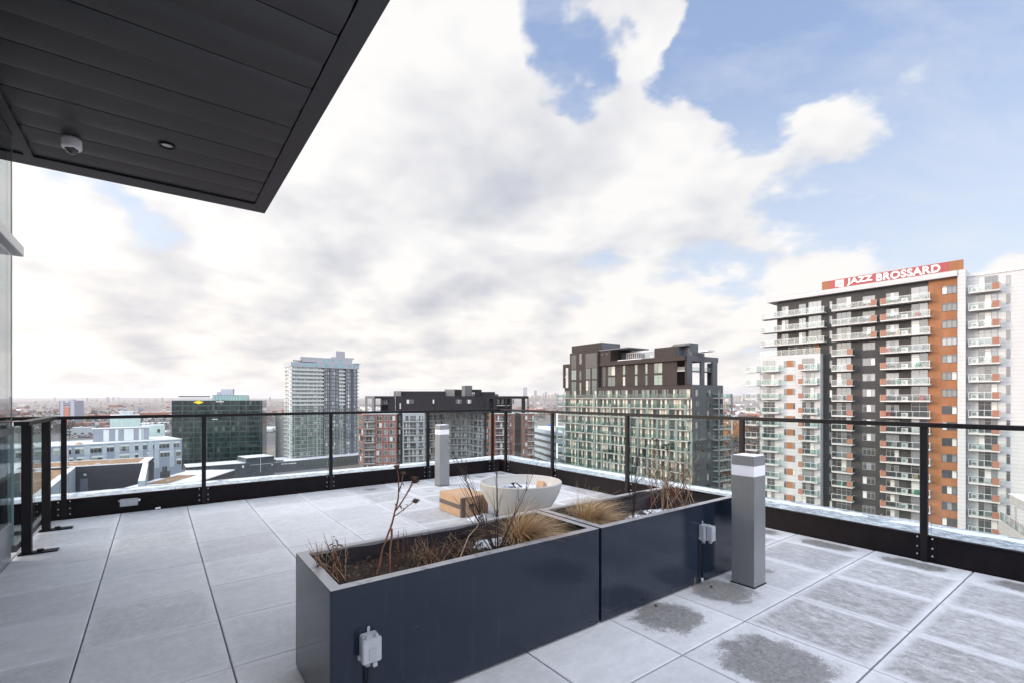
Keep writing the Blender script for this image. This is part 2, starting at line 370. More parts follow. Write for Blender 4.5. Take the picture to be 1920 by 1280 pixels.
# ---- glass railing
GL=glass('railing_glass',(.945,.975,.968),.55,.0,.035)
GLE=mat('glass_edge',(.16,.26,.26),.15,0,.6)
def railing():
    r=root('glass_railing',(4.85,6.9,0),'long black railing with clear glass panels along the parapet','railing',deck=True)
    rz=1.095; py=6.905; pxr=4.855
    b=MB(); b.box(-4.4,4.885,py-.032,py+.032,rz-.035,rz,bev=.003); b.box(pxr-.032,pxr+.032,-3.9,py-.033,rz-.035,rz,bev=.003)
    b.build('top_rail',BLACK,r)
    b=MB(); b.sphere((0,0,0),.0085,0,8,6); boltm=b.mesh('bolt',STEEL,smooth=True)
    def post(u,v,back):
        b=MB(); s=.022
        b.box(u-s,u+s,v-s,v+s,.015,rz-.036,bev=.002)
        p=b.build('post',BLACK,r)
        q=MB(); bl=[]
        if back:
            q.box(u-.062,u+.062,v+.0225,v+.0245,.02,.175)
            for dx in(-.045,.045):
                for zz in(.05,.11): bl.append((u+dx,v+.016,zz))
            for dx in(-.045,.045): bl.append((u+dx,v+.018,.185))
        else:
            q.box(u+.0225,u+.0245,v-.062,v+.062,.02,.175)
            for dx in(-.045,.045):
                for zz in(.05,.11): bl.append((u+.016,v+dx,zz))
            for dx in(-.045,.045): bl.append((u+.018,v+dx,.185))
        q.build('mounting_plate',BLACK,p)
        for c in bl:
            o=bpy.data.objects.new('bolt',boltm); col.objects.link(o); o.parent=p; g_=ORG[r.name]; o.location=(c[0]-g_[0],c[1]-g_[1],c[2])
    back=[-3.4,-2.1,-.79,.46,1.96,3.46,4.70]; side=[-3.3,-1.85,-.38,1.09,2.55,4.05,5.50,6.72]
    for u in back: post(u,py,True)
    for v in side: post(pxr,v,False)
    def pane(u0,v0,u1,v1):
        b=MB()
        if v0==v1: b.box(u0+.035,u1-.035,v0,v0+.010,.215,rz-.036)
        else: b.box(u0,u0+.010,v0+.035,v1-.035,.215,rz-.036)
        g=b.build('glass_panel',GL,r)
        e=MB()
        for a in(0,1):
            if v0==v1:
                x=u0+.033 if a==0 else u1-.035; e.box(x,x+.002,v0,v0+.010,.216,rz-.037)
            else:
                y=v0+.033 if a==0 else v1-.035; e.box(u0,u0+.010,y,y+.002,.216,rz-.037)
        e.build('glass_edge',GLE,g)
    for a,c in zip(back[:-1],back[1:]): pane(a,py+.028,c,py+.028)
    for a,c in zip(side[:-1],side[1:]): pane(pxr+.028,a,pxr+.028,c)
railing()
def short_rail():
    r=root('glass_screen',(-.93,6.0,0),'short black glass screen with floor plates between the glazed wall and the parapet','railing',deck=True)
    u=-.86; rz=1.10
    b=MB(); b.box(u-.055,u+.035,5.42,6.86,rz-.035,rz,bev=.003); b.build('top_rail',BLACK,r)
    b=MB(); b.box(u-.075,u-.035,5.42,6.88,.06,.115,bev=.002); b.build('bottom_rail',mat('grey_rail',(.10,.10,.11),.4,.3),r)
    for v in(5.56,6.42):
        b=MB(); b.box(u-.03,u+.03,v-.03,v+.03,0.012,rz-.036,bev=.003); p=b.build('post',BLACK,r)
        b=MB(); b.box(u-.05,u+.19,v-.045,v+.045,.002,.012); b.box(u+.06,u+.10,v-.015,v+.015,.012,.03); b.build('foot_plate',BLACK,p)
    b=MB(); b.box(u-.066,u-.056,5.43,6.85,.115,rz-.036); g=b.build('glass_panel',GL,r)
    e=MB(); e.box(u-.068,u-.054,5.424,5.43,.116,rz-.037); e.build('glass_edge',GLE,g)
short_rail()

# ---- the glazed penthouse corner and its canopy
SZ=3.41
def penthouse():
    r=root('penthouse_building',(-1.0,4.0,0),'glazed penthouse wall at the left edge with silver ledge','building',deck=True)
    b=MB(); b.box(-9,-1.25,-8,4.2,-45,SZ+.0); b.box(-1.25,-1.0,-8,4.2,0.0,SZ); b.build('wall',mat('pale_cladding',(.62,.62,.62),.6,var=.05),r)  # out-of-view wall, coloured pale to bounce light onto the slabs
    b=MB(); b.box(-.945,-.93,2.0,5.46,.30,SZ-.002); b.build('glass_pane',glass('facade_glass',(.66,.70,.72),.75,.0,.16),r)
    b=MB(); b.box(-.94,-.928,5.455,5.462,.30,SZ-.004); b.build('glass_edge',GLE,r)
    b=MB(); b.box(-1.3,-.925,2.0,5.40,.0,.20); b.box(-1.0,-.92,2.0,5.42,.205,.295); b.build('plinth',mat('grey_sill',(.30,.31,.33),.4,.4,var=.15),r)
    b=MB(); b.box(-.925,-.86,2.0,5.45,2.42,2.50,bev=.004); b.build('ledge',mat('silver_ledge',(.62,.62,.64),.35,.5),r)
    b=MB(); b.box(-.929,-.922,2.0,5.455,1.0,1.05); b.box(-.929,-.922,4.9,4.94,.30,2.42); b.build('mullion',mat('grey_frame',(.18,.18,.19),.4,.5),r)
penthouse()
def soffit_nodes(t,b,o,tcn):
    P=tcn.outputs['Object']; n=t.noise(P,220,2,.5); m=t.noise(P,1.5,3,.5)
    t.put(b.inputs['Base Color'],t.mix(t.rng(m,.3,.7),(.0085,.0075,.0115),(.0125,.0115,.016))); b.inputs['Roughness'].default_value=.36
    b.inputs['Specular IOR Level'].default_value=.6
    bp=t.new('ShaderNodeBump'); bp.inputs['Strength'].default_value=.35; bp.inputs['Distance'].default_value=.0006
    t.put(bp.inputs['Height'],n); t.l.new(bp.outputs[0],b.inputs['Normal'])
SOF=custom('dark_soffit_metal',soffit_nodes)
def canopy():
    r=root('roof_canopy',(0,4,SZ),'dark metal roof canopy with plank soffit overhanging the upper left','canopy',deck=True)
    U1,V1=1.0,6.13; a,e=U1-.135,V1-.225
    # planks run across; each sheet is bowed a little
    b=MB(); k=0; v=e-.004
    while v>1.35:
        w_=.298; N=9; V=[]
        for i in range(N+1):
            s=i/N; z=SZ+.014-.010*math.sin(PI*s)**.8-(.002 if k%2 else 0)
            V+= [(-3.2,v-w_*s,z),(a-.006,v-w_*s,z)]
        V+=[(-3.2,v-w_,SZ+.05),(a-.006,v-w_,SZ+.05),(-3.2,v,SZ+.05),(a-.006,v,SZ+.05)]
        F=[(2*i,2*i+2,2*i+3,2*i+1) for i in range(N)]+[(2*N,2*N+2,2*N+3,2*N+1),(2*N+4,0,1,2*N+5)]
        b.add(V,F); v-=w_+.004; k+=1
    b.build('soffit',SOF,r)
    # border trim, mitred at the corner
    b=MB(); z0,z1=SZ-.004,SZ+.06
    def prism(P): 
        n=len(P); b.add([(p[0],p[1],z0) for p in P]+[(p[0],p[1],z1) for p in P],[tuple(range(n-1,-1,-1)),tuple(range(n,2*n))]+[(i,(i+1)%n,n+(i+1)%n,n+i) for i in range(n)])
    prism([(-3.2,e),(a-.002,e),(U1-.002,V1),(-3.2,V1)]); prism([(a,1.3),(U1,1.3),(U1,V1-.002),(a,e-.002)])
    b.build('border_trim',SOF,r)
    b=MB(); b.box(-3.2,U1-.001,V1-.02,V1,SZ+.061,SZ+.40); b.box(U1-.02,U1,1.3,V1-.021,SZ+.061,SZ+.40); b.box(-3.2,U1-.021,1.3,V1-.021,SZ+.30,SZ+.39); b.build('fascia',METAL,r)
    b=MB(); b.box(-.925,-.865,-3.2,e-.008,SZ-.022,SZ+.002); b.build('wall_channel',mat('channel_metal',(.035,.035,.042),.3,.3),r)
canopy()
def dome_camera():
    u,v=-.56,5.30
    r=root('security_camera',(u,v,SZ),'white dome security camera under the dark canopy','security camera',deck=True)
    b=MB(); b.lathe([(.0,SZ-.001),(.062,SZ-.001),(.066,SZ-.02),(.066,SZ-.075),(.060,SZ-.088),(.045,SZ-.092)],24,(u,v)); b.build('housing',mat('white_plastic',(.80,.80,.82),.35),r,smooth=True)
    b=MB(); b.sphere((u,v,SZ-.085),.044,0,16,10); b.sphere((u+.012,v-.034,SZ-.095),.018,1,12,8); b.build('lens_dome',[mat('dark_dome',(.02,.02,.025),.08,0,.8),mat('lens',(.01,.01,.01),.05,0,1)],r,smooth=True)
    u,v=.07,4.98
    r=root('recessed_light',(u,v,SZ),'small round recessed downlight in the plank soffit','ceiling light',deck=True)
    b=MB(); b.lathe([(.040,SZ+.015),(.048,SZ-.006),(.062,SZ-.006),(.064,SZ+.0)],28,(u,v)); b.build('trim_ring',BLACK,r,smooth=True)
    b=MB(); b.lathe([(.001,SZ+.006),(.039,SZ+.006)],28,(u,v)); b.build('diffuser',mat('frosted_lens',(.62,.62,.64),.2),r)
dome_camera()

# ---- bollard lights
def alu(t,b,o,tcn):
    P=t.v('MULTIPLY',tcn.outputs['Object'],(1,1,.06)); n=t.noise(P,70,3,.5); m=t.noise(tcn.outputs['Object'],3,3,.5)
    t.put(b.inputs['Base Color'],t.mix(n,(.235,.24,.25),(.285,.29,.30))); b.inputs['Metallic'].default_value=.45
    t.put(b.inputs['Roughness'],t.rng(m,.3,.7,.34,.46))
ALU=custom('brushed_grey_metal',alu)
FR=mat('frosted_acrylic',(.80,.80,.84),.3,0,.4)
def bollard(u,v,label):
    s=.158
    r=root('bollard_light',(u,v,0),label,'bollard light','bollard lights on the terrace',deck=True)
    b=MB(); b.box(u,u+s,v,v+s,.006,.752,bev=.0015); b.build('post',ALU,r)
    b=MB(); b.box(u+.001,u+s-.001,v+.001,v+s-.001,.753,.825,bev=.001); b.build('diffuser',FR,r)
    b=MB(); b.box(u,u+s,v,v+s,.826,.889,bev=.0015); c=b.build('cap',ALU,r)
    b=MB(); b.box(u+.004,u+s-.004,v+.004,v+s-.004,.8895,.894,bev=.002); b.build('frost',SNOW,c)
    b=MB(); b.box(u-.006,u+s+.006,v-.006,v+s+.006,.001,.0055); b.build('base_plate',BLACK,r)
    for (x_,y_) in((u+.02,v-.0012),(u+s-.02,v-.0012)):
        b=MB(); b.tube([(x_,y_,.05),(x_,y_+.002,.05)],.0045,8); b.build('screw',STEEL,r)
bollard(3.24,1.62,'square grey bollard light standing beside the right end of the dark planters')
bollard(3.31,6.22,'square grey bollard light standing by the back railing behind the cardboard box')

# ---- planters
def planter_nodes(t,b,o,tcn):
    P=tcn.outputs['Object']; n=t.noise(P,260,2,.5); m=t.noise(P,2.2,4,.6); sp=t.noise(P,90,3,.8)
    t.put(b.inputs['Base Color'],t.mix(t.rng(m,.3,.7),(.011,.0165,.030),(.014,.021,.037)))
    t.put(b.inputs['Roughness'],t.rng(m,.3,.7,.10,.17)); b.inputs['Specular IOR Level'].default_value=.45
    X,Y,Z=t.sep(P); run=t.noise(t.v('MULTIPLY',P,(9,9,.7)),3.2,5,.7); dust=t.rng(Z,0,.10,.5,0)
    dirt=t.m('ADD',t.m('MULTIPLY',t.rng(run,.56,.75),.35),t.m('MULTIPLY',dust,t.rng(sp,.4,.6)),clamp=True)
    sc=t.noise(t.v('MULTIPLY',P,(2.5,2.5,14)),6,3,.8,2.0); scr=t.m('MULTIPLY',t.rng(sc,.715,.73),.5)
    cc=t.mix(t.rng(m,.3,.7),(.0085,.0140,.0265),(.011,.018,.033)); cc=t.mix(t.m('MULTIPLY',dirt,.30),cc,(.10,.105,.12)); t.put(b.inputs['Base Color'],t.mix(scr,cc,(.12,.13,.15)))
    t.put(b.inputs['Roughness'],t.m('ADD',t.rng(m,.3,.7,.09,.15),t.m('MULTIPLY',dirt,.3)))
    bp=t.new('ShaderNodeBump'); bp.inputs['Strength'].default_value=.3; bp.inputs['Distance'].default_value=.0004
    t.put(bp.inputs['Height'],n); t.l.new(bp.outputs[0],b.inputs['Normal'])
PLN=custom('navy_grey_enamel',planter_nodes)
def rim_nodes(t,b,o,tcn):
    P=tcn.outputs['Object']; n=t.noise(P,26,5,.7); k=t.rng(n,.36,.46,1,0); sc_=t.rng(t.noise(P,5,2,.5),.5,.62)
    t.put(b.inputs['Base Color'],t.mix(t.m('MULTIPLY',k,t.m('MULTIPLY',sc_,.8)),(.40,.40,.43),(.05,.045,.05))); b.inputs['Roughness'].default_value=.34; b.inputs['Metallic'].default_value=.55
RIM=custom('planter_rim',rim_nodes)
def soil_nodes(t,b,o,tcn):
    P=tcn.outputs['Object']; n=t.noise(P,60,6,.7); m=t.noise(P,9,4,.6); s=t.new('ShaderNodeAttribute'); s.attribute_name='snow'
    c=t.mix(t.rng(n,.35,.65),(.012,.008,.006),(.075,.046,.032)); c=t.mix(t.rng(t.noise(P,24,4,.6),.60,.70),c,(.16,.10,.065))
    k=t.m('MULTIPLY',t.m('SUBTRACT',t.m('ADD',s.outputs['Fac'],t.m('MULTIPLY',t.m('SUBTRACT',t.noise(P,30,5,.7),.5),1.6)),.5),8.0,clamp=True)
    t.put(b.inputs['Base Color'],t.mix(k,c,(.80,.83,.88))); b.inputs['Roughness'].default_value=.9
    bp=t.new('ShaderNodeBump'); bp.inputs['Strength'].default_value=.9; bp.inputs['Distance'].default_value=.012
    t.put(bp.inputs['Height'],t.m('ADD',n,k)); t.l.new(bp.outputs[0],b.inputs['Normal'])
SOIL=custom('dark_mulch_soil',soil_nodes)
LIN=mat('landscape_fabric',(.018,.015,.018),.75,0,.3,var=.4,vscale=12,bump=.6,bscale=35)
PH=.548; PV0,PV1=1.888,2.458
def planter(u0,u1,label,snowf):
    r=root('planter_box',(u0,PV0,0),label,'planter','dark planter boxes',deck=True)
    rw=.046; th=.012
    b=MB()
    b.box(u0,u1,PV0,PV0+th,.012,PH-.002,bev=.003); b.box(u0,u1,PV1-th,PV1,.012,PH-.002,bev=.003)
    b.box(u0,u0+th,PV0+th+.001,PV1-th-.001,.012,PH-.002); b.box(u1-th,u1,PV0+th+.001,PV1-th-.001,.012,PH-.002)
    b.build('shell',PLN,r)
    b=MB(); zt=PH; z0=PH-.0015
    def pr4(P):
        b.add([(p[0],p[1],z0) for p in P]+[(p[0],p[1],zt) for p in P],[(3,2,1,0),(4,5,6,7)]+[(i,(i+1)%4,4+(i+1)%4,4+i) for i in range(4)])
    A=[(u0+.001,PV0+.001),(u1-.001,PV0+.001),(u1-.001,PV1-.001),(u0+.001,PV1-.001)]; B=[(u0+rw,PV0+rw),(u1-rw,PV0+rw),(u1-rw,PV1-rw),(u0+rw,PV1-rw)]
    for i in range(4): j=(i+1)%4; pr4([A[i],A[j],B[j],B[i]])
    b.box(u0+rw-.003,u1-rw+.003,PV0+rw-.003,PV0+rw-.0005,PH-.05,PH-.002)
    b.box(u0+rw-.003,u1-rw+.003,PV1-rw+.0005,PV1-rw+.003,PH-.05,PH-.002)
    b.build('rim',RIM,r)
    # rumpled liner fabric hugging the inside
    b=MB(); N=90; per=[]
    x0,x1,y0,y1=u0+rw+.002,u1-rw-.002,PV0+rw+.002,PV1-rw-.002
    L=2*(x1-x0)+2*(y1-y0)
    for k in range(N*2):
        s=L*k/(N*2)
        if s<x1-x0: p=(x0+s,y0,0,1)
        elif s<x1-x0+y1-y0: p=(x1,y0+s-(x1-x0),-1,0)
        elif s<2*(x1-x0)+y1-y0: p=(x1-(s-(x1-x0)-(y1-y0)),y1,0,-1)
        else: p=(x0,y1-(s-2*(x1-x0)-(y1-y0)),1,0)
        per.append(p)
    V=[]; rows=6
    for rr in range(rows):
        for k,p in enumerate(per):
            q=rr/(rows-1); wv=(noise.noise(Vector((p[0]*9,p[1]*9,q*2.0)))+.5)*.022*(0.25+q*1.4)
            z=PH-.008-q*.16+noise.noise(Vector((p[0]*6,p[1]*6,3)))*.012*(1-q)
            V.append((p[0]+p[2]*(wv+.002),p[1]+p[3]*(wv+.002),z))
    M=len(per); F=[(a*M+k,a*M+(k+1)%M,(a+1)*M+(k+1)%M,(a+1)*M+k) for a in range(rows-1) for k in range(M)]
    b.add(V,F); b.build('liner',LIN,r,smooth=True)
    nx=int((u1-u0)/.022); ny=24; b=MB(); V=[]; sn=[]
    for i in range(nx+1):
        for j in range(ny+1):
            X=x0-.01+(x1-x0+.02)*i/nx; Y=y0-.01+(y1-y0+.02)*j/ny
            z=PH-.085+noise.noise(Vector((X*3,Y*3,0)))*.02+noise.noise(Vector((X*14,Y*14,2)))*.012+noise.noise(Vector((X*40,Y*40,2)))*.005
            sf=snowf(X,Y); z+=max(0,sf-.3)*.015; V.append((X,Y,z)); sn.append(sf)
    F=[(i*(ny+1)+j,(i+1)*(ny+1)+j,(i+1)*(ny+1)+j+1,i*(ny+1)+j+1) for i in range(nx) for j in range(ny)]
    b.add(V,F); o=b.build('soil',SOIL,r,smooth=True)
    a=o.data.attributes.new('snow','FLOAT','POINT'); a.data.foreach_set('value',sn)
    return r
def gs(X,Y,x,y,rx,ry): return math.exp(-((X-x)/rx)**2-((Y-y)/ry)**2)
planter(.535,2.02,'long dark navy planter box nearest the camera with dead flower stems',lambda X,Y: max(1.05*gs(X,Y,1.50,2.25,.13,.09),.7*gs(X,Y,1.36,2.05,.1,.07),.08))
planter(2.036,3.50,'dark navy planter box behind beside the grey bollard with snow on its soil',lambda X,Y: max(1.15*gs(X,Y,2.85,2.06,.42,.16),.95*gs(X,Y,2.50,2.02,.25,.12),.1))

# heaped liner cloth at the far end of the second planter
def bump_cloth():
    b=MB(); V=[];F=[]; nx,ny=40,18
    for i in range(nx+1):
        for j in range(ny+1):
            X=2.62+.78*i/nx; Y=2.22+.18*j/ny
            e=min(i/7,(nx-i)/7,j/4,1); h=.03+.075*math.exp(-((X-3.05)/.17)**2)+.02*noise.noise(Vector((X*10,Y*12,1)))
            V.append((X,Y+.01*noise.noise(Vector((X*9,Y*9,5))),PH-.09+h*e+noise.noise(Vector((X*22,Y*22,2)))*.008))
    for i in range(nx):
        for j in range(ny): F.append((i*(ny+1)+j,(i+1)*(ny+1)+j,(i+1)*(ny+1)+j+1,i*(ny+1)+j+1))
    b.add(V,F); single(b,'liner_cloth',LIN,(3.0,2.3,PH-.09),'crumpled black cloth heaped at the back of the second planter','cloth',smooth=True)
bump_cloth()

# ---- plants
STEM=mat('dry_stem',(.16,.072,.042),.8,0,.2,var=.35,vscale=30)
PALE=mat('pale_dry_stem',(.36,.25,.17),.8,0,.2,var=.3,vscale=30)
DARKT=mat('dark_twig',(.045,.026,.024),.7,0,.3,var=.3,vscale=30)
HEAD=mat('dead_seed_head',(.030,.018,.012),.9)
CONE=mat('cone_centre',(.09,.04,.02),.9)
GRN=mat('wilted_green_leaf',(.10,.12,.035),.7)
RN=random.Random(11)
def crook(a,bp,n,am,rn):
    a,bp=Vector(a),Vector(bp); L=(bp-a).length; out=[]
    off=Vector((0,0,0))
    for i in range(n+1):
        s=i/n; 
        if 0<i: off+=Vector((rn.uniform(-1,1),rn.uniform(-1,1),rn.uniform(-.4,.4)))*am*L/n
        out.append(a.lerp(bp,s)+off*min(1,(1-s)*2.5))
    return out
def seedhead(b,c,r,rn,m0=1,m1=2):
    c=Vector(c); b.sphere(c,r*.62,m1,8,6,.8)
    for k in range(34):
        d=Vector((rn.gauss(0,1),rn.gauss(0,1),rn.gauss(.1,.8))).normalized()
        t=d.orthogonal().normalized()*r*.16; p=c+d*r*.4; q=c+d*r*rn.uniform(.85,1.25)
        b.add([p-t,p+t,q],[(0,1,2)],m0)
def curl_leaf(b,p,d,L,rn,m=0):
    p=Vector(p); d=Vector(d).normalized(); s=d.cross(Vector((0,0,1))); s=s.normalized() if s.length>.01 else Vector((1,0,0)); V=[];n=4
    for i in range(n+1):
        q=i/n; w_=L*.22*math.sin(PI*min(.97,q*.9+.08)); c=p+d*L*q+Vector((0,0,-L*.55*q*q))+s*rn.uniform(-.1,.1)*L; 
        V+=[c-s*w_+Vector((0,0,w_*.7)),c,c+s*w_+Vector((0,0,w_*.7))]
    F=[]
    for i in range(n): F+=[(3*i,3*i+1,3*i+4,3*i+3),(3*i+1,3*i+2,3*i+5,3*i+4)]
    b.add(V,F,m)
SZL=PH-.085
def coneflower():
    rn=random.Random(3); r0=(.80,2.12,SZL)
    r=root('dead_coneflower',r0,'tall dead coneflower with dark round seed heads in the near planter','plant',deck=True)
    b=MB(); H=MB(); L=MB()
    base=Vector(r0); fork=base+Vector((.115,.10,.20))
    b.tube(crook(base,fork,7,.12,rn),[.006]*4+[.005]*4,5); b.tube(crook(base+Vector((.06,-.03,0)),fork+Vector((.004,0,-.01)),7,.14,rn),.0055,5)
    def branch(p,q,r1,r2,n=6,am=.16): P=crook(p,q,n,am,rn); b.tube(P,[r1+(r2-r1)*i/n for i in range(n+1)],5); return P
    m1=branch(fork,fork+Vector((.06,.05,.13)),.005,.004)
    e=m1[-1]
    heads=[]
    t1=branch(e,e+Vector((-.0,.02,.15)),.0035,.0025); heads.append((t1[-1],.021))
    t2=branch(e+Vector((0,0,.02)),e+Vector((.04,.03,.11)),.003,.002); heads.append((t2[-1],.021))
    t3=branch(m1[3],m1[3]+Vector((.13,.05,.13)),.004,.0025); heads.append((t3[-1],.027))
    t4=branch(t3[3],t3[3]+Vector((.055,.02,.075)),.003,.002); heads.append((t4[-1],.026))
    t5=branch(m1[2],m1[2]+Vector((.13,.03,.055)),.003,.002); heads.append((t5[-1],.023))
    branch(m1[3],m1[3]+Vector((.075,-.01,.10)),.002,.001)
    for c,rr in heads: H=MB(); seedhead(H,c,rr,rn,0,1); H.build('seed_head',[HEAD,CONE],r)
    for P in (m1,t1,t2,t3,t5):
        for k in range(3):
            c=P[rn.randint(1,4)]; curl_leaf(L,c,(rn.uniform(-1,1),rn.uniform(-1,1),rn.uniform(-.2,.6)),rn.uniform(.012,.028),rn)
    b.build('stem',STEM,r,smooth=True); L.build('leaves',mat('dead_leaf',(.05,.03,.022),.85),r)
coneflower()
def twigs_thing(name,org,label,cat,n,spread,h,mats,rn,rad=.003,sub=2,leafn=0,heads=0,leafm=None,bottom=.02,lean=(0,0)):
    r=root(name,org,label,cat,deck=True); b=MB(); L=MB(); H=MB(); o=Vector(org); top=[]
    for k in range(n):
        g=rn.uniform(0,2*PI); q=spread*math.sqrt(rn.random()); hh=h*rn.uniform(.5,1.0)
        p=o+Vector((rn.uniform(-bottom,bottom),rn.uniform(-bottom,bottom),0)); e=o+Vector((q*math.cos(g)+lean[0],q*math.sin(g)+lean[1],hh))
        m=rn.randrange(len(mats)); P=crook(p,e,8,.10,rn); b.tube(P,[rad*(1-.75*i/8) for i in range(9)],4,m); top.append(P)
        for j in range(sub):
            a=P[rn.randint(2,6)]; d=Vector((math.cos(g+rn.uniform(-1.2,1.2)),math.sin(g+rn.uniform(-1.2,1.2)),rn.uniform(.8,2.2))).normalized()*hh*rn.uniform(.18,.42)
            Q=crook(a,a+d,5,.14,rn); b.tube(Q,[rad*.5*(1-.7*i/5) for i in range(6)],4,m); top.append(Q)
    for k in range(leafn):
        P=rn.choice(top); c=P[rn.randint(2,len(P)-1)]; curl_leaf(L,c,(rn.uniform(-1,1),rn.uniform(-1,1),rn.uniform(-.6,.6)),rn.uniform(.012,.035),rn)
    for k in range(heads):
        P=sorted(top,key=lambda P:-P[-1].z)[k*2 % len(top)]; H=MB(); seedhead(H,P[-1],rn.uniform(.010,.015),rn,0,1); H.build('seed_head',[HEAD,CONE],r)
    b.build('stems',mats,r,smooth=True)
    if leafn: L.build('leaves',leafm or mat('dead_leaf',(.05,.03,.022),.85),r)
    return r
RN=random.Random(21)
twigs_thing('bare_shrub',(1.42,2.04,SZL),'bare dark multi stemmed shrub at the middle of the near planter','shrub',12,.30,.62,[DARKT],RN,.0036,4,bottom=.010)
twigs_thing('bare_shrub',(2.60,2.12,SZL),'slender bare upright shrub growing from the snowy soil of the second planter','shrub',7,.09,.72,[DARKT],RN,.0032,3,bottom=.012)
twigs_thing('dead_perennial',(3.05,2.14,SZL),'tall tangle of pale dead stems at the far end of the second planter','plant',38,.24,.52,[PALE,STEM,STEM,PALE],RN,.0030,3,leafn=170,heads=9,bottom=.16,leafm=mat('pale_dead_leaf',(.20,.14,.09),.85))
twigs_thing('weed_stem',(2.98,2.16,SZL),'thin weed with a few yellow green leaves among the dead stems','plant',2,.05,.50,[PALE],RN,.0025,1,leafn=30,leafm=GRN)
twigs_thing('dead_perennial',(.64,2.22,SZL),'low dead brown plant in the left corner of the near planter','plant',26,.12,.20,[STEM,PALE],RN,.0028,2,leafn=26,bottom=.05)
twigs_thing('dead_perennial',(1.05,2.08,SZL),'low tangle of withered brown stems at the middle of the near planter','plant',34,.13,.15,[STEM,PALE],RN,.0022,3,leafn=60,bottom=.10)
twigs_thing('dead_perennial',(1.25,2.10,SZL),'bushy withered grey brown plant beside the bare dark shrub','plant',46,.12,.13,[STEM,PALE,DARKT],RN,.0018,3,leafn=110,bottom=.10,leafm=mat('olive_dead_leaf',(.07,.055,.03),.85))
twigs_thing('dead_perennial',(1.0,2.24,SZL),'two thin withered stalks standing against the liner of the near planter','plant',4,.07,.24,[STEM],RN,.003,2,leafn=10,bottom=.05)
twigs_thing('dead_perennial',(2.72,2.06,SZL),'dark withered clump lying in the snow of the second planter','plant',22,.11,.06,[DARKT,STEM],RN,.003,2,leafn=60,bottom=.07)
def dry_branch():
    b=MB(); b.tube([(1.13,1.96,SZL+.03),(1.21,2.03,SZL+.085),(1.27,2.08,SZL+.125),(1.35,2.12,SZL+.155),(1.37,2.13,SZL+.19)],[.004,.0035,.003,.003,.002],5)
    b.tube([(.66,1.99,SZL+.03),(.72,2.0,SZL+.05),(.80,1.97,SZL+.035),(.86,1.98,SZL+.02)],.0025,5)
    single(b,'fallen_stalk',PALE,(1.2,2.0,SZL),'pale dry stalk lying across the soil of the near planter','stalk',smooth=True)
dry_branch()
# forest litter on the near soil
def litter():
    rn=random.Random(8)
    for (u0,u1,n,lab) in((.6,1.75,420,'brown dead leaf litter scattered over the soil of the near planter'),(2.5,3.42,200,'dark dead leaf litter lying on the snowy soil of the second planter')):
        b=MB()
        for k in range(n):
            X=rn.uniform(u0,u1); Y=rn.uniform(PV0+.07,PV1-.07); curl_leaf(b,(X,Y,SZL+rn.uniform(.004,.03)),(rn.uniform(-1,1),rn.uniform(-1,1),rn.uniform(0,.5)),rn.uniform(.010,.03),rn,rn.randrange(3))
            if k%3==0:
                d=Vector((rn.uniform(-1,1),rn.uniform(-1,1),rn.uniform(0,.4)))*.05; p=Vector((X,Y,SZL+.015)); b.tube(crook(p,p+d,3,.2,rn),.0012,3,rn.randrange(3))
        single(b,'leaf_litter',[mat('litter_brown',(.055,.032,.022),.9),mat('litter_dark',(.028,.018,.014),.9),mat('litter_tan',(.13,.085,.055),.9)],((u0+u1)/2,2.1,SZL),lab,'leaf litter',kind='stuff')
litter()
def grass_clump(u,v,label,seed,lean,n=900,len_=.30):
    rn=random.Random(seed); b=MB(); o=Vector((u,v,SZL))
    for k in range(n):
        g=rn.uniform(0,2*PI); q=abs(rn.gauss(0,.035)); p=o+Vector((q*math.cos(g),q*math.sin(g)*.8,0))
        tilt=rn.uniform(.05,1.6); L=len_*rn.uniform(.55,1.1); d=Vector((math.cos(g)*tilt+lean[0],math.sin(g)*tilt*.8+lean[1],1.0)).normalized()
        droop=rn.uniform(.35,1.15); side=d.cross(Vector((0,0,1))).normalized() if abs(d.z)<.999 else Vector((1,0,0)); N=6; V=[]; w0=rn.uniform(.0011,.0026)
        cur=p.copy(); dd=d.copy()
        for i in range(N+1):
            w_=w0*(1-i/N*.85); V+=[cur-side*w_,cur+side*w_]; cur=cur+dd*L/N; dd=(dd+Vector((lean[0]*.25,lean[1]*.25,-droop*.34))).normalized()
            lo=SZL-.0+.012
            if cur.z<lo and PV0+.05<cur.y<PV1-.05: cur.z=lo+rn.random()*.02
            elif cur.z<PH+.004 and not(PV0+.05<cur.y<PV1-.05): cur.z=PH+.004+rn.random()*.008
        F=[(2*i,2*i+1,2*i+3,2*i+2) for i in range(N)]; b.add(V,F,rn.choice([0,0,1,1,2]))
    return single(b,'grass_clump',[mat('straw_blade',(.50,.34,.18),.7,0,.3),mat('tan_blade',(.36,.22,.11),.7,0,.3),mat('pale_blade',(.64,.50,.31),.7,0,.3)],(u,v,SZL),label,'ornamental grass','ornamental grass clumps',smooth=True)
grass_clump(1.66,2.13,'straw coloured ornamental grass clump at the right end of the near planter',4,(.42,-.05),1100,.33)
grass_clump(2.24,2.18,'straw coloured ornamental grass clump at the left end of the second planter',9,(.40,-.10),1000,.30)

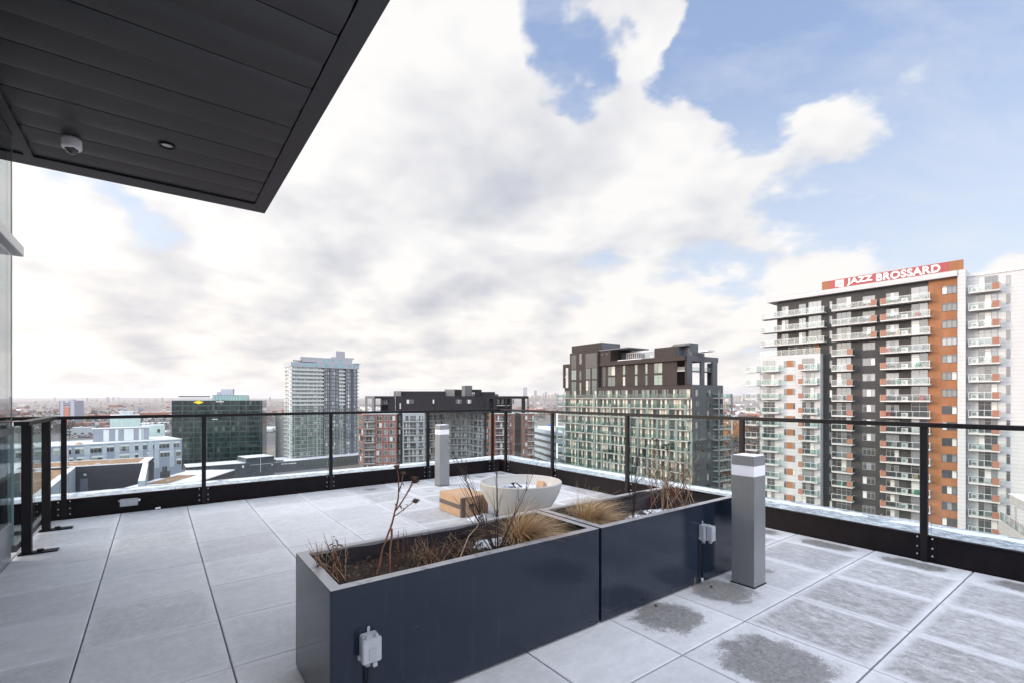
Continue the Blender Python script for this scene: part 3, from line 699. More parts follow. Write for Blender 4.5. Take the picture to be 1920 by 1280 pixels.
# ---- outlet boxes on the planters
GREYP=mat('grey_outlet_plastic',(.36,.38,.41),.42,0,.5,var=.08,vscale=25)
def outlet(u,z,label,open_=False):
    y=PV0
    r=root('outlet_box',(u,y,z),label,'outlet box','outlet boxes on the planters',deck=True)
    w_,h_,dp=.066,.108,.042
    b=MB(); b.box(u,u+w_,y-dp,y-.001,z,z+h_,bev=.004); b.box(u+w_*.45,u+w_*.62,y-.012,y-.003,z+h_,z+h_+.024,bev=.003); b.box(u-.008,u,y-.018,y-.003,z+.012,z+.024); b.build('back_box',GREYP,r)
    b=MB()
    if open_:
        b.box(u+w_*.3,u+w_+.004,y-dp-.045,y-dp-.004,z+.004,z+h_-.002,bev=.004); b.box(u+w_*.5,u+w_*.75,y-dp-.03,y-dp-.012,z-.012,z+.004)
    else:
        b.box(u-.004,u+w_+.006,y-dp-.016,y-dp-.0005,z+.006,z+h_-.006,bev=.004); b.box(u+w_*.55,u+w_*.82,y-dp-.017,y-dp-.004,z-.012,z+.0065,bev=.002)
    c=b.build('cover',GREYP,r)
    b=MB(); 
    if not open_: b.box(u+.020,u+.050,y-dp-.0185,y-dp-.0162,z+.018,z+.062,bev=.001)
    else: b.box(u+w_*.45,u+w_*.92,y-dp-.0465,y-dp-.0452,z+.02,z+.07)
    b.build('label_plate',mat('grey_plate',(.33,.35,.38),.35),c)
    b=MB()
    for dx in(.012,w_-.018): b.box(u+dx,u+dx+.012,y-dp-.010,y-dp+.004,z+h_-.006,z+h_+.004,bev=.001)
    b.build('hinge',GREYP,c)
    b=MB(); cx=u+w_*.42; b.tube([(cx,y-.02,z),(cx,y-.02,z-.018)],.012,12); b.tube([(cx,y-.02,z-.018),(cx,y-.02,z-.05),(cx-.004,y-.016,z*.5),(cx-.008,y-.014,.035)],.0052,8,1); b.tube([(cx-.008,y-.014,.045),(cx-.008,y-.014,.012)],.009,10,0)
    b.build('conduit',[GREYP,BLACK],r,smooth=True)
outlet(.645,.245,'grey outdoor outlet box with closed cover on the front of the near planter')
outlet(3.01,.305,'grey outdoor outlet box with open cover on the front of the second planter',True)
def junction():
    r=root('junction_box',(-.25,6.925,.1),'small grey junction box with a looped cable on the back parapet kerb','junction box',deck=True)
    b=MB(); b.box(-.33,-.17,6.885,6.925,.075,.155,bev=.003); b.box(-.345,-.33,6.905,6.924,.13,.145); b.build('box',GREYP,r)
    b=MB(); b.tube([(-.17,6.905,.13),(-.15,6.905,.13)],.014,10); b.build('gland',FR,r,smooth=True)
    b=MB(); b.tube([(-.15,6.905,.13),(-.10,6.90,.135),(-.03,6.895,.11),(.005,6.89,.06),(.01,6.885,.03)],.0035,6); b.build('cable',BLACK,r,smooth=True)
    b=MB(); b.tube([(-.012,6.87,.016),(.035,6.88,.020)],.011,10); b.build('plug',FR,r,smooth=True)
junction()

# ---- cardboard box
def cardboard():
    CB=mat('cardboard',(.46,.31,.20),.8,0,.2,var=.1,vscale=5,bump=.15,bscale=90)
    r=root('cardboard_box',(2.63,4.45,0),'brown taped cardboard box standing on the paving behind the planters','cardboard box',deck=True)
    u0,v0=2.63,4.45; w_,l_,h_=.345,.50,.215
    b=MB(); b.box(u0,u0+w_,v0,v0+l_,.002,h_,bev=.002); b.build('carton',CB,r)
    return r,u0,v0,w_,l_,h_
r_,u0_,v0_,w__,l__,h__=cardboard()
def box_marks():
    TP=mat('dark_packing_tape',(.10,.075,.065),.25,0,.5); INK=mat('black_ink',(.02,.02,.02),.6)
    b=MB(); t=.0012
    b.box(u0_-t,u0_-.0002,v0_,v0_+l__,h__*.40,h__*.62); b.box(u0_-t,u0_+.05,v0_-t,v0_-.0002,.004,h__-.004); b.box(u0_-t*1.6,u0_-t*1.1,v0_+.0,v0_+.03,.004,h__-.01)
    b.build('tape',TP,r_)
    b=MB()
    for k,wd in enumerate([3,1,2,1,3,2,1,1,2,3,1,2]): 
        z=h__*.78-k*.010; b.box(u0_+.225,u0_+.27,v0_-.0008,v0_-.0002,z,z+.002*wd)
    b.build('barcode',INK,r_); b=MB()
    b.box(u0_+.09,u0_+.16,v0_-.0008,v0_-.0002,h__*.42,h__*.46); b.box(u0_+.09,u0_+.16,v0_-.0008,v0_-.0002,h__*.50,h__*.62)
    b.build('printed_label',INK,r_)
box_marks()
def plastic_sheet(name,c,rx,ry,h,label,seed,z0=.004):
    b=MB(); N,Mm=26,30; V=[]; s0=seed*3.7
    for i in range(N+1):
        for k in range(Mm):
            g=2*PI*k/Mm; q=i/N; rr=q*(1+.25*noise.noise(Vector((math.cos(g)*1.5,math.sin(g)*1.5,s0))))
            X=c[0]+rx*rr*math.cos(g); Y=c[1]+ry*rr*math.sin(g); Z=z0+h*(1-q**2)*(.6+.8*abs(noise.noise(Vector((X*14,Y*14,s0)))))+.25*h*abs(noise.noise(Vector((X*45,Y*45,s0))))*(1-q)
            V.append((X,Y,max(z0,Z)))
    F=[(i*Mm+k,i*Mm+(k+1)%Mm,(i+1)*Mm+(k+1)%Mm,(i+1)*Mm+k) for i in range(N) for k in range(Mm)]
    b.add(V,F)
    single(b,name,mat('white_film',(.66,.69,.76),.25,0,.6),(c[0],c[1],z0),label,'plastic wrap',deck=True)
plastic_sheet('plastic_wrap',(2.78,4.30),.17,.09,.05,'crumpled clear plastic wrap on the paving in front of the cardboard box',2)

# ---- concrete bowl
def bowl():
    CC=mat('pale_concrete',(.42,.415,.395),.75,0,.3,var=.08,vscale=6,bump=.15,bscale=60)
    cx,cy=3.10,4.02; r=root('concrete_bowl',(cx,cy,0),'wide pale concrete bowl with rubbish inside behind the planters','bowl',deck=True)
    Rr=.435; pr_=[(.12,.002)]
    for i in range(1,17): s=i/16; pr_.append((.12+(Rr-.12)*(1-(1-s)**1.45),.002+.398*s**1.45))
    prof=pr_+[(Rr+.001,.403),(Rr-.004,.412),(Rr-.022,.412),(Rr-.027,.404)]
    for i in range(1,9): s=i/8; prof.append((Rr-.027-.06*s**1.5,.404-.085*s))
    prof.append((.30,.312)); 
    b=MB(); b.lathe(prof,72,(cx,cy)); b.build('shell',CC,r,smooth=True)
    b=MB(); b.lathe([(.305,.312),(.300,.325),(.268,.325),(.262,.25),(.002,.245)],48,(cx,cy)); b.build('burner_pan',mat('pan_white_metal',(.55,.57,.62),.35,.3),r,smooth=True)
    single_items=[]
    rn=random.Random(4)
    # bundle of crumpled film
    plastic_sheet('plastic_wrap',(cx+.02,cy-.06),.13,.11,.055,'crumpled white plastic film lying in the concrete bowl',5,.30)
    b=MB(); b.M=Matrix.Translation((cx+.17,cy-.13,.325))@Matrix.Rotation(.5,4,'Z')@Matrix.Rotation(.55,4,'Y'); b.box(-.05,.05,-.04,.04,0,.075,bev=.003); b.M=None
    single(b,'cardboard_piece',MATS['cardboard'],(cx+.17,cy-.13,.325),'small folded piece of brown cardboard lying in the concrete bowl','cardboard')
    b=MB(); 
    for k in range(16): 
        a=Vector((cx-.10+rn.uniform(-.09,.09),cy+.03+rn.uniform(-.08,.08),.31)); b.M=Matrix.Translation(a)@Matrix.Rotation(rn.uniform(0,3),4,'Z')@Matrix.Rotation(rn.uniform(-.6,.6),4,'X'); b.box(-.03,.03,-.018,.018,0,.035,rn.randrange(2),bev=.004)
    b.M=None
    single(b,'dark_rubble',[mat('char_dark',(.05,.045,.05),.7),mat('dull_blue',(.16,.18,.25),.5)],(cx-.1,cy,.31),'heap of dark lumps and wrappers on the left side inside the bowl','rubbish')
    b=MB(); 
    for k in range(5): b.tube([(cx-.02,cy+.05+k*.012,.33),(cx-.06+k*.01,cy+.09,.38),(cx+.03,cy+.12,.37),(cx+.05,cy+.07-k*.01,.33)],.004,6)
    single(b,'coiled_hose',BLACK,(cx,cy+.08,.33),'short coil of black hose sticking up inside the concrete bowl','hose',smooth=True)
bowl()
# small dry twig and fallen seed heads on the paving
b=MB(); rn=random.Random(2)
b.tube(crook((2.83,1.80,.004),(2.86,1.82,.10),5,.1,rn),.0018,4); b.tube(crook((2.76,1.78,.03),(2.86,1.80,.035),5,.2,rn),.0014,4)
single(b,'dry_twig',PALE,(2.83,1.8,0),'tiny dry twig leaning against the foot of the second planter','twig')
for k,(u,v,l) in enumerate([(2.47,1.84,'dark fallen seed head on the slabs left of the melted patch'),(3.02,1.80,'dark fallen seed head on the slabs below the open outlet box')]):
    b=MB(); seedhead(b,(u,v,.012),.011,rn,0,1); single(b,'seed_head',[HEAD,CONE],(u,v,0),l,'seed head')
# ================================================================ CITY  (z below is measured from eye level: E_(z))
def E_(z): return z+EYE
F_=897.0
class Fac:
    """a vertical wall plane seen left to right; t runs along it, d outwards from it"""
    def __init__(s,A,B):
        s.A=Vector((A[0],A[1])); s.B=Vector((B[0],B[1])); s.L=(s.B-s.A).length; s.t_=(s.B-s.A)/s.L
        s.n_=Vector((s.t_.y,-s.t_.x)); s.ang=math.atan2(s.t_.y,s.t_.x)
    def xy(s,t,d=0): p=s.A+s.t_*t+s.n_*d; return (p.x,p.y)
    def t(s,px,d=0):
        k=(px-960)/F_; o=s.A+s.n_*d
        return (k*o.y-o.x)/(s.t_.x-k*s.t_.y)
    def dist(s,t): p=s.A+s.t_*t; return p.length
    def box(s,mb,t0,t1,z0,z1,d0,d1,m=0):
        if t0>t1:t0,t1=t1,t0
        if z0>z1:z0,z1=z1,z0
        P=[s.xy(t0,d1),s.xy(t1,d1),s.xy(t1,d0),s.xy(t0,d0)]
        mb.add([(p[0],p[1],E_(z0)) for p in P]+[(p[0],p[1],E_(z1)) for p in P],[(0,3,2,1),(4,5,6,7),(0,1,5,4),(1,2,6,5),(2,3,7,6),(3,0,4,7)],m)
    def back(s,t0,t1,depth):
        return Fac(s.xy(t0,-depth),s.xy(t1,-depth))
def pp(px,d): return ((px-960)/F_*d,d)
def panelmat(name,color,dz=.5,rough=.6,line=.6,var=.08,dv=0,vcol=None):
    def f(t,b,o,tcn):
        P=tcn.outputs['Object']; X,Y,Z=t.sep(P); n=t.noise(P,.35,4,.6); n2=t.noise(t.v('MULTIPLY',P,(1,1,.25)),1.2,4,.6)
        fr=t.m('FRACT',t.m('DIVIDE',Z,dz)); ln=t.m('LESS_THAN',fr,.035/dz+.02)
        c=t.mix(t.rng(t.m('ADD',t.m('MULTIPLY',n,.5),t.m('MULTIPLY',n2,.5)),.35,.65),tuple(v*(1-var) for v in color),tuple(min(1,v*(1+var)) for v in color))
        if dv:
            q=t.m('FRACT',t.m('DIVIDE',t.m('ADD',X,t.m('MULTIPLY',Y,.7)),dv)); ln=t.m('MAXIMUM',ln,t.m('LESS_THAN',q,.03))
        t.put(b.inputs['Base Color'],t.mix(t.m('MULTIPLY',ln,line),c,tuple(v*.35 for v in color))); b.inputs['Roughness'].default_value=rough; b.inputs['Specular IOR Level'].default_value=.22
    return custom(name,f)
def brickmat(name,c1,c2,mortar=(.25,.23,.21)):
    def f(t,b,o,tcn):
        P=tcn.outputs['Object']; X,Y,Z=t.sep(P)
        v=t.comb(t.m('ADD',X,t.m('MULTIPLY',Y,.8)),Z,0.0); br=t.new('ShaderNodeTexBrick'); t.put(br.inputs['Vector'],v)
        br.inputs['Scale'].default_value=1.0; br.inputs['Brick Width'].default_value=.6; br.inputs['Row Height'].default_value=.2; br.inputs['Mortar Size'].default_value=.012
        t.put(br.inputs['Color1'],c1); t.put(br.inputs['Color2'],c2); t.put(br.inputs['Mortar'],mortar)
        n=t.noise(P,.4,4,.6); t.put(b.inputs['Base Color'],t.mix(t.rng(n,.3,.7,0,.25),br.outputs[0],tuple(c*.6 for c in c1))); b.inputs['Roughness'].default_value=.85
    return custom(name,f)
def winglass(name,color,rough=.04,ior=1.9,var=.5):
    def f(t,b,o,tcn):
        n=t.noise(tcn.outputs['Object'],.7,2,.5); oi=t.new('ShaderNodeObjectInfo')
        k=t.m('ADD',t.m('MULTIPLY',oi.outputs['Random'],.6),t.m('MULTIPLY',n,.4))
        t.put(b.inputs['Base Color'],t.mix(k,tuple(c*(1-var) for c in color),tuple(c*(1+var) for c in color)))
        b.inputs['Roughness'].default_value=rough; b.inputs['IOR'].default_value=ior
        bp=t.new('ShaderNodeBump'); bp.inputs['Strength'].default_value=.05; bp.inputs['Distance'].default_value=.05; t.put(bp.inputs['Height'],t.noise(tcn.outputs['Object'],.9,2,.5)); t.l.new(bp.outputs[0],b.inputs['Normal'])
    return custom(name,f)
WG=winglass('window_glass_dark',(.045,.05,.055)); WM=winglass('window_glass_grey',(.16,.17,.18)); WB=winglass('window_white_blind',(.55,.55,.53),.1,1.5,.12)
WGN=winglass('window_glass_green',(.035,.06,.055)); FRM=mat('dark_window_frame',(.04,.04,.042),.5); FRW=mat('white_window_frame',(.62,.62,.60),.5); FRG=mat('grey_window_frame',(.22,.22,.22),.5)
CONC=mat('balcony_concrete',(.46,.45,.43),.8,var=.12,vscale=1.5); WHT=mat('white_rail_paint',(.58,.58,.58),.45)
ORG_P=mat('orange_screen',(.24,.10,.06),.55,var=.1); BG=glass('balcony_glass',(.86,.90,.89),.45,.08,.06); BGG=glass('green_balcony_glass',(.80,.89,.86),.45,.08,.07)
ROOFW=mat('snowy_roof',(.62,.62,.64),.85,var=.15,vscale=.12); ROOFG=mat('gravel_roof',(.30,.29,.28),.9,var=.3,vscale=.2)
MC={}
class Bld:
    def __init__(s,name,org,label,cat='building',group=None):
        s.o=(org[0],org[1],GZ); s.r=root(name,s.o,label,cat,group); s.w=[]; s.bal=[]; s.rn=random.Random(len(label)*7+int(org[0]))
    def part(s,mb,name,mats,parent=None,**k):
        o=mb.build(name,mats,parent or s.r,org=s.o,**k); return o
    def place(s,me,name,F,t,z,parent=None,d=0):
        o=bpy.data.objects.new(name,me); col.objects.link(o)
        if parent is None:
            p=F.xy(t,d); o.location=(p[0]-s.o[0],p[1]-s.o[1],E_(z)-s.o[2]); o.rotation_euler=(0,0,F.ang); o.parent=s.r
        else: o.parent=parent
        return o
    def win(s,F,t0,t1,z0,z1,style,d=0): s.w.append((F,t0,t1,z0,z1,style,d))
    def winmb(s,w_,h_,style,var,mb=None):
        """style: (panes across, transom?, frame mat idx 0 dark 1 white 2 grey) ; local frame, outwards = -y"""
        n,tr,fm=style; b=mb or MB(); f=.05 if w_<1.3 else .06
        b.box(0,w_,-.05,.0,0,f,3+fm); b.box(0,w_,-.05,.0,h_-f,h_,3+fm); b.box(0,f,-.05,.0,f,h_-f,3+fm); b.box(w_-f,w_,-.05,.0,f,h_-f,3+fm)
        for i in range(1,n): x=w_*i/n; b.box(x-f/2,x+f/2,-.045,.0,f,h_-f,3+fm)
        if tr: zt=h_*tr; b.box(f,w_-f,-.048,.0,zt-f/2,zt+f/2,3+fm)
        for i in range(n):
            x0=w_*i/n+(f if i==0 else f/2); x1=w_*(i+1)/n-(f if i==n-1 else f/2); m=(0,1,2)[var[i%len(var)]]
            b.add([(x0,-.018,f),(x1,-.018,f),(x1,-.018,h_-f),(x0,-.018,h_-f)],[(0,1,2,3)],m)
        return b
    def finish(s,mats,near=100,vars_=((0,),(0,1),(1,),(0,0,2),(2,0,0),(0,2,1),(1,0))):
        M=mats+[FRM,FRW,FRG]
        s.w.sort(key=lambda q:q[0].dist(q[1]))
        st=MB()
        for i,(F,t0,t1,z0,z1,style,d) in enumerate(s.w):
            var=s.rn.choice(vars_); w_,h_=round(t1-t0,2),round(z1-z0,2)
            if i<near:
                k=(w_,h_,style,var,mats[0].name)
                if k not in MC: MC[k]=s.winmb(w_,h_,style,var).mesh('window',M)
                s.place(MC[k],'window',F,t0,z0,d=d)
            else:
                p=F.xy(t0,d); st.M=Matrix.Translation((p[0],p[1],E_(z0)))@Matrix.Rotation(F.ang,4,'Z'); s.winmb(w_,h_,style,var,st); st.M=None
        if st.v:
            o=s.part(st,'windows',M); o['kind']='stuff'
        return s
    def balcony(s,F,t0,t1,z,dep=1.6,scr='',posts=1.3,ac=None,gl=None,rail=1.05,slabm=None,simple=False,d=0):
        w_=round(t1-t0,1); k=('b',w_,dep,scr,posts,ac,(gl or BG).name,simple)
        if k not in MC:
            a=MB(); a.box(0,w_,-dep,0,0,.2); r=MB(); g=MB(); q=MB(); c=MB(); f=.045
            r.box(0,w_,-dep,-dep+f,rail+.15,rail+.2); r.box(0,f,-dep+f,-.05,rail+.15,rail+.2); r.box(w_-f,w_,-dep+f,-.05,rail+.15,rail+.2)
            r.box(0,w_,-dep,-dep+f,.26,.30); n=max(1,round(w_/posts))
            for i in range(n+1): x=min(w_-f,w_*i/n); r.box(x,x+f,-dep,-dep+f,.2,rail+.15)
            g.box(.02,w_-.02,-dep+.015,-dep+.03,.30,rail+.15); g.box(.012,.027,-dep+.06,-.06,.30,rail+.15); g.box(w_-.027,w_-.012,-dep+.06,-.06,.30,rail+.15)
            if 'L' in scr: q.box(.03,.85,-dep-.02,-dep+.0,.24,rail+.2)
            if 'R' in scr: q.box(w_-.85,w_-.03,-dep-.02,-dep+.0,.24,rail+.2)
            if ac is not None:
                x=w_*ac; c.box(x,x+.85,-.75,-.42,.2,.95); c.tube([(x+.35,-.76,.58),(x+.35,-.77,.58)],.26,14,1)
            MC[k]=(a.mesh('balcony',slabm or CONC),r.mesh('guard_rail',WHT),g.mesh('glass_panel',gl or BG),q.mesh('privacy_screen',ORG_P) if q.v else None,c.mesh('air_conditioner',[mat('ac_white',(.6,.6,.58),.5),FRG]) if c.v else None)
        a,r,g,q,c=MC[k]; B=s.place(a,'balcony',F,t0,z,d=d); s.place(r,'guard_rail',F,0,0,B); s.place(g,'glass_panel',F,0,0,B)
        if q: s.place(q,'privacy_screen',F,0,0,B)
        if c: s.place(c,'air_conditioner',F,0,0,B)
        return B

# ---------------------------------------------------------------- the orange and charcoal tower with the roof sign
JW=panelmat('white_wall_panel',(.43,.43,.43),.6,.6,.55,.05); JD=panelmat('charcoal_wall_panel',(.042,.041,.041),.45,.65,.5,.15); JO=panelmat('orange_wood_siding',(.27,.115,.052),.22,.6,.5,.16)
def zk(k): return 16.1-2.8*k if k<=7 else -3.5-2.62*(k-7)
def jazz():
    F=Fac((53.7,100),(73.0,77.0)); a,b_,c,e=F.t(1457),F.t(1741),F.t(1797),F.t(1812)
    B=Bld('apartment_tower',(*F.xy(15,-8),0),'tall charcoal, orange and white apartment tower with a red roof sign','apartment tower')
    RT=20.45; G0=GZ-EYE
    m=MB(); F.box(m,a,b_,G0,RT-.9,-17,0,0); F.box(m,b_,c,G0,RT-.9,-17,.06,1); F.box(m,c,e,G0,RT+.001,-17,.9,2); B.part(m,'wall',[JD,JO,JW])
    m=MB(); F.box(m,F.t(1442),c-.001,RT-.9,RT,-18,1.1,0); B.part(m,'roof',[JW])
    m=MB(); F.box(m,F.t(1546)+.5,c+.3,RT+.02,RT+.06,-12,-1,0); B.part(m,'roof_deck',[ROOFW])
    # white lower block in front
    d0=1.6; l0,l1=F.t(1424.5,d0),F.t(1538,d0)
    m=MB(); F.box(m,l0,l1,G0,8.5,-13,d0,0); B.part(m,'white_block',[JW])
    m=MB(); F.box(m,a+.2,F.t(1536),8.3,zk(2)-.0,-3,-.02,0); F.box(m,F.t(1528),F.t(1536),8.5,zk(2)-.005,-.02,.05,1); B.part(m,'setback_wall',[JW,JO])
    # sign on the roof
    s0,s1=F.t(1541,.9),F.t(1806,.9)
    sg=MB(); F.box(sg,s0,s1,RT+.0,RT+1.62,.55,.9,0); F.box(sg,s0+1.2,s1-1.7,RT+.03,RT+1.6,.9,.93,1); S=B.part(sg,'roof_sign',[JO,mat('sign_red',(.26,.03,.032),.5)])
    for word,pa,pb in(('JAZZ',1588.5,1636),('BROSSARD',1643,1763)):
        cu=bpy.data.curves.new('t','FONT'); cu.body=word; cu.size=1.72; cu.offset=.050; cu.extrude=.03; cu.space_character=1.08
        to=bpy.data.objects.new('t',cu); col.objects.link(to); bpy.context.view_layer.update()
        me=bpy.data.meshes.new_from_object(to.evaluated_get(bpy.context.evaluated_depsgraph_get())); bpy.data.objects.remove(to)
        xs=[v.co.x for v in me.vertices]; ys=[v.co.y for v in me.vertices]; W=max(xs)-min(xs); H=max(ys)-min(ys)
        tw0,tw1=F.t(pa,.95),F.t(pb,.95); sx=(tw1-tw0)/W; sy=1.30/H
        for v in me.vertices: x,y,z_=v.co; v.co=((x-min(xs))*sx,-z_,(y-min(ys))*sy)
        me.materials.clear(); me.materials.append(mat('sign_white',(.82,.82,.80),.5)); me.name='lettering'
        o=bpy.data.objects.new('lettering',me); col.objects.link(o); p=F.xy(tw0,.98); o.location=(p[0]-B.o[0],p[1]-B.o[1],E_(RT+.15)-B.o[2]); o.rotation_euler=(0,0,F.ang); o.parent=S
    lg=MB(); q0=F.t(1566,.95); F.box(lg,q0,q0+1.35,RT+.12,RT+1.42,.93,.96,0)
    n=12   # swooping red stroke across the white square
    for i in range(n):
        s_=i/n; s2=(i+1)/n; x0,x1=q0+.1+1.2*s_,q0+.1+1.2*s2; za=RT+.35+.75*s_**2.2+.12*math.sin(s_*PI); th_=.05+.16*math.sin(PI*s_); F.box(lg,x0,x1,za,za+th_,.96,.975,1)
    F.box(lg,q0,q0+.55,RT+.12,RT+.3,.96,.975,1); F.box(lg,q0+.25,q0+.95,RT+1.0,RT+1.1,.96,.975,1)
    B.part(lg,'logo',[MATS['sign_white'],MATS['sign_red']],S)
    W3=(3,.78,2); DR=(3,.72,2)
    for k in range(16):
        z=zk(k); up=z+.2; H=2.15
        # small slit windows
        B.win(F,F.t(1555.5),F.t(1560.5),up+.55,up+2.0,(1,.75,2))
        B.win(F,F.t(1617.5),F.t(1641),up+.75,up+2.05,W3); B.win(F,F.t(1569),F.t(1596),up+.05,up+2.4,DR)
        B.win(F,F.t(1661.5),F.t(1685.5),up+.75,up+2.05,W3); B.win(F,F.t(1708.5),F.t(1740.2),up+.05,up+2.45,(2,.74,2))
        B.win(F,F.t(1766,.06),F.t(1794.5,.06),up+.62,up+1.95,(3,.85,0),.06)
        wide=k<3
        for (pa,pb) in((1562,1592),(1656,1690),(1712,1736)):
            if B.rn.random()<.55:
                m=MB(); q_=F.t(B.rn.uniform(pa,pb),1); cc=B.rn.randrange(4); F.box(m,q_,q_+.55,up,up+.45,.5,1.1); F.box(m,q_,q_+.55,up+.45,up+.9,.5,.58)
                B.part(m,'patio_chair',[mat('chair_'+('grey','red','green','tan')[cc],((.25,.25,.25),(.35,.04,.04),(.04,.22,.13),(.35,.25,.15))[cc],.7)])
        B.balcony(F,F.t(1559,1.5),F.t(1643,1.5) if wide else F.t(1598,1.5),z,1.5,'R',1.5)
        B.balcony(F,F.t(1650,1.6),F.t(1743,1.6),z,1.6,'L',2.1,ac=.42)
        if wide:
            B.balcony(F,a-.05,F.t(1545,1.6),z,1.6,'',1.3)
            B.balcony(F,F.t(1434.5,-.8),a-.06,z,2.4,'',1.2,d=-.9)
            for p0,p1 in((1466,1478.5),(1498,1511)): B.win(F,F.t(p0),F.t(p1),up+.05,up+2.2,(2,.8,2))
            B.win(F,F.t(1516),F.t(1540),up+.05,up+2.4,DR)
        if k>=4:
            zz=z+.35
            B.balcony(F,F.t(1428,3.0),F.t(1459,3.0),zz,1.4,'',1.3,gl=BGG,d=d0)
            B.balcony(F,F.t(1404,1.5),l0-.02,zz,2.6,'',1.3,gl=BG,d=.6)
            B.balcony(F,F.t(1496,3.0),F.t(1532,3.0),zz,1.4,'L',1.3,gl=BGG,d=d0)
            u2=zz+.2
            B.win(F,F.t(1431.5,d0),F.t(1453,d0),u2+.05,u2+2.15,DR,d0); B.win(F,F.t(1504,d0),F.t(1527,d0),u2+.05,u2+2.2,DR,d0)
            t0,t1,t2,t3=F.t(1470,d0),F.t(1474.6,d0),F.t(1486.6,d0),F.t(1491,d0)
            B.win(F,t0,t1,u2+.7,u2+1.95,(1,.8,2),d0); B.win(F,t2,t3,u2+.7,u2+1.95,(1,.8,2),d0)
            m=MB(); F.box(m,t1+.01,t2-.01,u2+.7,u2+1.97,d0,d0+.03); B.part(m,'infill_panel',[JO])
    for p0,p1 in((1479,1491),(1493,1506),(1509,1518),(1519,1527)): B.win(F,F.t(p0),F.t(p1),8.55,zk(2)-.15,(1,.8,1),-.02)
    m=MB(); F.box(m,l0+.05,l1-.05,8.9+.6,8.95+.6,d0-.08,d0-.03)
    for i in range(9): t=l0+.05+(l1-l0-.15)*i/8; F.box(m,t,t+.05,8.5,9.5,d0-.08,d0-.03)
    B.part(m,'terrace_rail',[WHT]); m=MB(); F.box(m,l0+.06,l1-.06,8.52,9.5,d0-.065,d0-.055); B.part(m,'terrace_glass',[BG])
    B.finish([WG,WM,WB])
jazz()
def white_wing():
    F=Fac((53.7,100),(73.0,77.0)); F=Fac(F.xy(0,-.6),F.xy(30,-.6)); t0,t1=F.t(1812.5),F.t(1990)
    B=Bld('apartment_wing',(*F.xy((t0+t1)/2,-8),0),'white panelled apartment block at the right edge with stacked balconies','apartment block')
    m=MB(); F.box(m,t0,t1,GZ-EYE,19.4,-17,0); B.part(m,'wall',[JW])
    m=MB(); F.box(m,t0,t1+.1,19.4,19.62,-17.1,.12); 
    for px in(1862,1890): F.box(m,F.t(px),F.t(px)+.25,19.62,19.9,-1,-.8)
    B.part(m,'parapet',[mat('pale_coping',(.55,.55,.54),.5)])
    for k in range(16):
        z=zk(k)+.35; up=z+.2
        B.balcony(F,F.t(1816,1.5),F.t(1875,1.5),z,1.5,'R',1.9,ac=.06)
        B.win(F,F.t(1834),F.t(1871),up+.05,up+2.4,(3,.78,2)); B.win(F,F.t(1886.5),F.t(1894.5),up+.6,up+2.15,(1,.78,2))
    B.finish([WG,WM,WB])
    # low terrace roofs at the right edge
    r=Bld('terrace_pavilion',(*pp(1915,62),0),'white boxed roof canopy over a glazed terrace beside the white apartment block','canopy')
    G=Fac(pp(1893,66),pp(1990,52)); m=MB(); G.box(m,0,16,-14.6,-13.3,-6,0); G.box(m,-.2,16,-13.28,-13.2,-6.2,.1,1); r.part(m,'canopy',[JW,ROOFW])
    m=MB(); G.box(m,.3,.5,-20,-14.6,-.6,-.4); G.box(m,-3,16,-19.2,-17.4,.2,.4,0); r.part(m,'wall',[JW])
    m=MB(); G.box(m,-3,16,-17.4,-16.2,.28,.31); r.part(m,'glass_guard',[BG])
    m=MB(); G.box(m,-3,16,-16.2,-16.14,.26,.32)
    for i in range(8): G.box(m,-3+i*2,-2.94+i*2,-17.4,-16.2,.26,.32)
    r.part(m,'guard_rail',[WHT])
    m=MB(); G.box(m,-3,16,-60,-19.2,-12,.2); r.part(m,'base',[JW])
white_wing()

